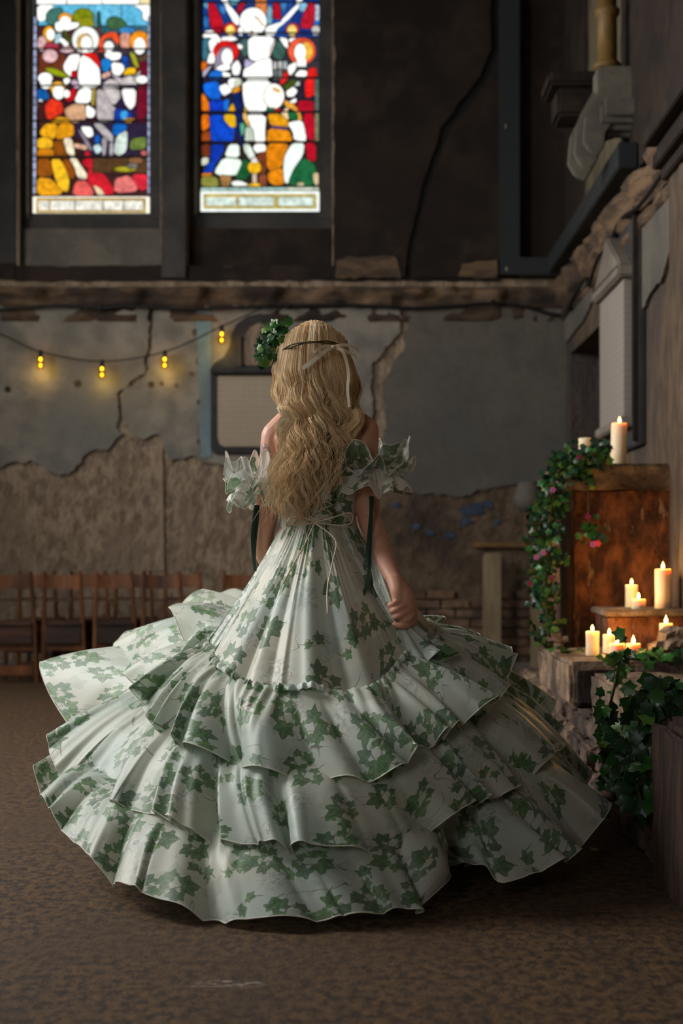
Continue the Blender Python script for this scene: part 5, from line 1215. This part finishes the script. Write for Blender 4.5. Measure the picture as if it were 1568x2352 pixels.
HEM2 = cyc([(262,1494,5.25),(288,1540,5.10),(312,1570,4.98),(330,1610,4.84),(150,1700,4.66),(132,1738,4.56),(150,1800,4.38),(240,1840,4.16),(340,1868,4.02),(440,1912,3.90),(530,1934,3.83),(640,1950,3.79),(745,1960,3.77),(850,1950,3.78),(920,1938,3.82),(985,1906,3.90),(1020,1880,3.95),(1070,1850,4.02),(1115,1842,4.04),(1165,1822,4.10),(1215,1785,4.22),(1250,1752,4.36),(1278,1728,4.56),(1250,1640,4.95),(1120,1560,5.3),(850,1520,5.45),(600,1480,5.5),(400,1450,5.42)])
HEM3 = cyc([(105,1570,5.35),(140,1640,5.20),(190,1703,5.02),(235,1745,4.86),(135,1752,4.66),(90,1792,4.50),(122,1873,4.22),(180,1945,4.02),(250,2012,3.88),(380,2080,3.75),(510,2110,3.68),(660,2119,3.655),(820,2106,3.68),(930,2088,3.73),(1000,2074,3.78),(1000,2010,3.95),(1055,1985,4.10),(1108,1985,4.08),(1138,2028,3.98),(1205,2008,4.0),(1285,1985,4.06),(1345,1932,4.20),(1372,1890,4.38),(1366,1835,4.66),(1335,1775,4.98),(1200,1690,5.35),(900,1660,5.55),(600,1620,5.6),(300,1590,5.55)])
wst, s1, h1, h2, h3 = (f(PH) for f in (WAIST, SEAM1, HEM1, HEM2, HEM3))
inw = lambda q, r, dz: np.stack([q[:, 0]-(q[:, 0]-X0)*r, q[:, 1]-(q[:, 1]-Y0)*r, q[:, 2]-dz], 1)
t2 = inw(.30*s1+.70*h1, .05, .03); t3 = inw(.30*t2+.70*h2, .05, .035)
rows = [tier('skirt_tier', wst, s1, .013, -.012, 3, 60, 6, .0022, freqs=(6,9,13,22), pw=.9),
        tier('skirt_tier', inw(s1, -.004, -.004), h1, .036, .02, 11, 54, 8, .006),
        tier('skirt_tier', t2, h2, .038, .025, 23, 54, 8, .004),
        tier('skirt_tier', t3, h3, .026, .025, 31, 54, 8, .004, freqs=(13,20,32,50))]
labs = ['upper skirt panel below the laced bodice', 'first ruffle tier below the gathered seam', 'second ruffle tier', 'lowest ruffle tier reaching the floor']
for k, (r_, lab) in enumerate(zip(rows, labs)):
    o = ring_loft(r_, M['fabric_upper'] if k == 0 else M['fabric'], 'skirt_tier', dress, uoff=.9*k+.4); o['label'] = lab
    if k: obj('hem_trim', MB().tube([tuple(p) for p in r_[-1]] + [tuple(r_[-1][0])], .0015, 5, False), M['fabric_plain'], dress, True)
# cloth bunched in the fist and pulled out of it
gp = [(858,1275,4.47),(884,1345,4.40),(908,1408,4.335),(918,1428,4.325),(938,1462,4.33),(958,1500,4.33),(975,1535,4.30)]
gr = [.012,.030,.017,.014,.032,.060,.085]; gc = spline([P(*q) for q in gp], 6); rr2 = np.interp(np.linspace(0, 6, len(gc)), range(7), gr); an2 = np.arange(96)*2*math.pi/96; rws = []
for i, q in enumerate(gc):
    d = (gc[min(i+1, len(gc)-1)]-gc[max(i-1, 0)]).normalized(); u_ = d.cross(Vector((0, 1, 0))).normalized(); v_ = u_.cross(d)
    k_ = rr2[i]*(1+.22*np.sin(7*an2+i*.05)+.14*np.sin(12*an2+1)); rws.append(np.array(q)[None]+np.outer(k_*np.cos(an2), np.array(u_))+np.outer(k_*.55*np.sin(an2), np.array(v_)))
o = ring_loft(np.array(rws), M['fabric'], 'gathered_fold', dress, uoff=7.7); o['label'] = 'bunch of skirt cloth held in the fist'
# gathered frill along the first seam
fr = []
for j, (d, dz) in enumerate(((.0, .012), (.012, .006), (.014, -.004))):
    wv = .005*np.sin(np.radians(PH)*110+3*np.sin(np.radians(PH)*9)); b_ = rows[0][-1]
    rad = np.stack([b_[:, 0]-X0, b_[:, 1]-Y0, 0*b_[:, 0]], 1); rad /= np.linalg.norm(rad, axis=1, keepdims=True)
    fr.append(b_ + rad*(d+wv*(.4+j*.4))[:, None] + np.array([0, 0, dz]) + np.array([0, 0, 1])*(wv*.6)[:, None])
ring_loft(fr, M['fabric'], 'seam_frill', dress)
lin_top = inw(wst, .05, .02); ph = np.radians(PH)
lin_hem = np.stack([X0+.02-.58*np.sin(ph)*1.05, Y0+.56*np.cos(ph), np.full(NU, .05)], 1)
o = ring_loft(tier('lining', lin_top, lin_hem, .03, .02, 41, 40, 0, 0), M['fabric'], 'lining', dress, uoff=5.0); o['label'] = 'plain inner skirt under the tiers'

# off shoulder sleeves: a gathered band with ruffles standing out above and below
def sleeve(cx, cy, dy, rpx, up, seed, lab, ix, ox):
    """three wavy organza ruffles gathered on a band round the upper arm; ix/ox stretch the inner and outer side"""
    c = B(cx, cy, dy); nu = 300; a = np.arange(nu)*2*math.pi/nu; rs = np.random.RandomState(seed)
    for k, (r0, z0, r1, z1, wz_, wr_) in enumerate([(.78, .012, 1.42, .062, .030, .16), (.80, .004, 1.50, .004, .026, .16), (.80, -.004, 1.36, -.066, .018, .18)]):
        p = rs.rand(6)*6.28; out = []; nv = 16
        for j in range(nv):
            t_ = j/(nv-1); q = t_**.8
            r_ = r0+(r1-r0)*q + wr_*t_*(np.sin(5*a+p[0])*.6+np.sin(9*a+p[1])*.5+np.sin(16*a+p[2])*.3) + .03*(1-t_)*np.sin(40*a)
            z = z0+(z1-z0)*t_**1.4 + wz_*t_**1.3*(np.sin(6*a+p[3])*.7+np.sin(10*a+p[4])*.6+np.sin(17*a+p[5])*.25) + .006*math.sin(t_*7+k)
            x = rpx*S*r_*np.cos(a); x = np.where(np.cos(a) > 0, x*ox, x*ix); y = rpx*S*.85*r_*np.sin(a)
            out.append(np.stack([c.x+x, c.y+y, c.z+z+up*x], 1))
        o = ring_loft(np.array(out), M['fabric_sleeve'], 'sleeve_ruffle', dress, uoff=seed+k*.31); o['label'] = lab + (', top layer', ', middle layer', ', bottom layer')[k]
        obj('hem_trim', MB().tube([tuple(v) for v in out[-1]] + [tuple(out[-1][0])], .0012, 5, False), M['fabric_plain'], dress, True)
    band = [c+Vector((rpx*S*.8*math.cos(q)*1.0, rpx*S*.7*math.sin(q), up*rpx*S*.8*math.cos(q))) for q in np.linspace(0, 6.283, 40)]
    obj('sleeve_band', MB().tube(band, .009, 8, False), M['fabric_sleeve'], dress, True)
M['fabric_sleeve'] = ivy_fabric('ivy_print_organza_sleeve', (228,234,226), (238,234,222), .16, .34)
sleeve(600, 1108, -.005, 50, .06, 2, 'left ruffled off shoulder sleeve', 1.16, .75)
sleeve(848, 1084, -.02, 64, .10, 6, 'right ruffled off shoulder sleeve', 1.2, 1.02)
# band of the neckline from the bodice to each sleeve
# dark green velvet ribbons below the sleeves
for lab, l, d in (('green ribbon below the left sleeve', [(588,1160),(583,1200),(580,1240),(582,1275),(586,1312)], -.05), ('green ribbon below the left sleeve', [(592,1160),(590,1200),(585,1250),(584,1290)], -.04),
               ('long green ribbon below the right sleeve', [(852,1140),(852,1190),(850,1240),(848,1290),(846,1330),(838,1356),(826,1384)], -.075), ('green ribbon below the right sleeve', [(856,1140),(850,1200),(845,1250),(842,1300)], -.07)):
    mb = MB(); ribbon(mb, [B(x, y, (-.078-(y-1140)/244*.15) if 'right' in lab else d) for x, y in l], .011, (.25,-1,0), 8, .8); obj('ribbon', mb, M['velvet'], dress)
# cream lace ends hanging over the upper skirt
mb = MB()
for l in ([(722,1202),(700,1250),(672,1300),(650,1340)], [(724,1202),(770,1240),(764,1290),(752,1350),(752,1410)]):
    lp = []
    for i, (x, y) in enumerate(l):
        t_ = max(0, (y-1206)/380); q = P(x, y, 4.49 - .40*t_ - .05); lp.append(q)
    mb.tube(spline(lp, 6), .0022, 6)
obj('lace_end', mb, M['satin'], dress, True)

# ---- hair
prof = [(733,722,46,.020),(738,722,58,.048),(748,721,64,.074),(765,720,72,.092),(785,719,77,.104),(810,718,80,.112),(850,720,93,.114),(900,728,96,.114),(950,733,89,.116),(1000,733,85,.124),(1050,724,87,.132),(1100,706,84,.136),(1150,694,76,.138),(1200,688,64,.142),(1230,684,56,.146)]
py_, pc, pw_, pd = (np.array([p[i] for p in prof], float) for i in range(4))
rg = np.random.RandomState(12)
HV, HF, HT = [], [], []
def strand(path, rad, tint):
    n0 = len(HV); m_ = len(path); path = np.asarray(path)
    d = np.gradient(path, axis=0); d /= np.linalg.norm(d, axis=1, keepdims=True)+1e-9
    u = np.cross(d, np.array([0.3, 1, 0.1])); u /= np.linalg.norm(u, axis=1, keepdims=True)+1e-9; v = np.cross(d, u)
    for i in range(m_):
        tp = rad*(1 - .75*max(0, (i/(m_-1)-.75)/.25))
        for k in range(3):
            a = k*2.094; HV.append(path[i]+(u[i]*math.cos(a)+v[i]*math.sin(a))*tp); HT.append(tint)
    for i in range(m_-1):
        for k in range(3):
            k2 = (k+1) % 3; HF.append((n0+i*3+k, n0+i*3+k2, n0+(i+1)*3+k2, n0+(i+1)*3+k))
NL = 124; K = 42
for L in range(NL):
    s = -1+2*(L+.5)/NL + rg.uniform(-.02, .02); s = max(-1, min(1, s*1.02)); lay = rg.rand()
    yend = rg.uniform(1090, 1205) - 55*max(0, s)**1.0*1.2 - 25*abs(s)
    if rg.rand() < .2: yend -= rg.uniform(20, 90)
    ystart = 734 + 44*abs(s)**2.2 + rg.uniform(0, 5)
    wl = rg.uniform(76, 86); ph0 = 2.6*math.sin(s*4.2+1)+1.2*math.sin(s*9)+rg.normal(0, .45); ampx = rg.uniform(8, 15); lt = rg.rand(); s_end = s*rg.uniform(.85, 1.1)
    n_in = 27
    for q in range(n_in):
        ds = rg.normal(0, .030); dd = rg.uniform(-.009, .009); dph = rg.normal(0, .35); ye = yend + rg.normal(0, 16); fz = rg.normal(0, 1); dr_ = rg.normal(0, .022)
        ys = np.linspace(ystart, ye, K); path = []
        for i, y in enumerate(ys):
            tt = i/(K-1); c = np.interp(y, py_, pc); w_ = np.interp(y, py_, pw_); D = np.interp(y, py_, pd)
            ss = (s+(s_end-s)*tt)*(.93+.07*min(1, max(0, (y-738)/70)))+ds*(.7+.5*math.sin(tt*5+dph*4))+dr_*math.sin(tt*3.5)
            grow_ = min(1, max(0, (y-835)/130))
            wave = math.sin((y-835)/wl*6.283+ph0+dph*.5*grow_)
            x = c+ss*w_+wave*ampx*grow_+fz*2.2*grow_*tt
            ssc = max(-1, min(1, ss))
            dep = D*math.sqrt(max(.02, 1-ssc*ssc*.92)) + (.018*lay+dd)*(.3+.7*grow_) + .010*grow_*math.cos((y-835)/wl*6.283+ph0)
            if y > 940: dep = max(dep, .100+.012*lay)
            path.append(tuple(P(x, y, 4.6-dep+.012)))
        strand(path, rg.uniform(.0006, .0012), float(np.clip(.12+.60*lt+.34*rg.rand()-.12*(1-lay), 0, 1)))
# flyaway ends
for L in range(120):
    s = rg.uniform(-1, .8); y0 = rg.uniform(1000, 1120); ln = rg.uniform(60, 130); ph0 = rg.rand()*6; path = []; dr = rg.normal(-.18, .25)
    for i in range(20):
        y = y0+ln*i/19; c = np.interp(y, py_, pc); w_ = np.interp(y, py_, pw_); path.append(tuple(P(c+s*w_*1.05+dr*(y-y0)+7*math.sin((y-y0)/24+ph0), y, 4.6-.142-.012*rg.rand()*0-.01*math.sin(i*.4))))
    strand(path, .0006, rg.uniform(.5, 1))
n0 = len(HV); cap = MB().ellipsoid(hp(0,-.008,.012), (.083,.098,.106), hr.to_3x3(), 28, 18)
# keep the face free: drop cap faces in front and low
me = bpy.data.meshes.new('hair')
capv = [Vector(v) for v in cap.v]
hv = [tuple(v) for v in HV]+[tuple(v) for v in capv]
def face_ok(f):
    c = sum((capv[i] for i in f), Vector())/len(f); l = hr.inverted() @ (c-hc); return not (l.y > .045 and l.z < .06)
hf = HF+[tuple(i+n0 for i in f) for f in cap.f if face_ok(f)]
off = wloc(pers); me.from_pydata([(a-off.x, b-off.y, c-off.z) for a, b, c in hv], [], hf)
at = me.attributes.new('tint', 'FLOAT', 'POINT'); at.data.foreach_set('value', np.array(HT+[.42]*len(capv), np.float32))
me.shade_smooth(); o = obj('hair', me, M['hair'], pers); o['label'] = 'waist length wavy blonde hair'

# ---- ivy crown on her head
cr = thing('ivy_wreath', 'twisted vine crown with ivy leaves and a cream ribbon bow on the blonde hair', 'crown', hp(0, 0, .03))
ring = []
for k in range(49):
    a = 2*math.pi*k/48
    q = hc + Vector((.105*math.sin(a), -.128*math.cos(a), .030+.010*math.sin(a*1+.5))); ring.append(q)
for ofs in (0, 2.1):
    obj('vine', MB().tube([q+Vector((.003*math.cos(k*.45+ofs), .003*math.sin(k*.7+ofs), .004*math.sin(k*.55+ofs))) for k, q in enumerate(ring)], .0022, 6, False), M['vine'], cr, True)
rgc = random.Random(9)
for i in range(58):
    px = min(662, max(584, rgc.gauss(624, 20))); pyy = min(842, max(742, 790 + rgc.gauss(0, 26) - (px-622)*.35))
    p = B(px, pyy, rgc.uniform(-.05, .06)); nrm = Vector((rgc.gauss(-.35,.5), -1, rgc.gauss(.2,.5))).normalized()
    rot = (nrm.to_track_quat('Z', 'Y') @ Matrix.Rotation(rgc.uniform(0, 6.28), 4, 'Z').to_quaternion()).to_euler()
    s_ = rgc.uniform(.034, .058); inst('leaf', LEAFS[rgc.choices((0,1,2), (5,3,2))[0]+3*rgc.randrange(3)], cr, p, rot, (s_, s_, s_))
for l in ([(650,784),(632,770),(612,758),(600,752)], [(640,790),(615,800),(600,820),(590,826)], [(645,795),(632,815),(625,838)]):
    obj('twig', MB().tube([B(x, y, -.03) for x, y in l], .0018, 6), M['vine'], cr, True)
def RB(x, y, d=-.13): return B(x, y, d)
mb = MB()
ribbon(mb, [RB(766,796),(RB(745,795,-.14)),RB(728,803,-.15),RB(722,812,-.15),RB(735,815,-.145),RB(752,804,-.14),RB(766,797)], .009, (0,-1,.2))
ribbon(mb, [RB(766,796),RB(785,792,-.13),RB(810,796,-.12),RB(823,806,-.11),RB(820,818,-.105),RB(805,812,-.11),RB(785,802,-.125),RB(766,797)], .009, (0,-1,.2))
ribbon(mb, [RB(766,797),RB(745,808,-.142),RB(720,828,-.146),RB(694,846,-.144)], .013, (0,-1,.1))
ribbon(mb, [RB(694,846,-.144),RB(694,860,-.142),RB(698,874,-.141),RB(702,880,-.141)], .004, (0,-1,.1))
ribbon(mb, [RB(766,797),RB(785,805,-.135),RB(795,830,-.132),RB(800,860,-.13),RB(798,895,-.13),RB(802,935,-.13)], .010, (0,-1,.1), 8, .6)
mb.ellipsoid(RB(766,797,-.135), (.008,.006,.006), None, 10, 8)
o = obj('ribbon', mb, M['satin'], cr); o['label'] = 'cream satin bow with long tails'
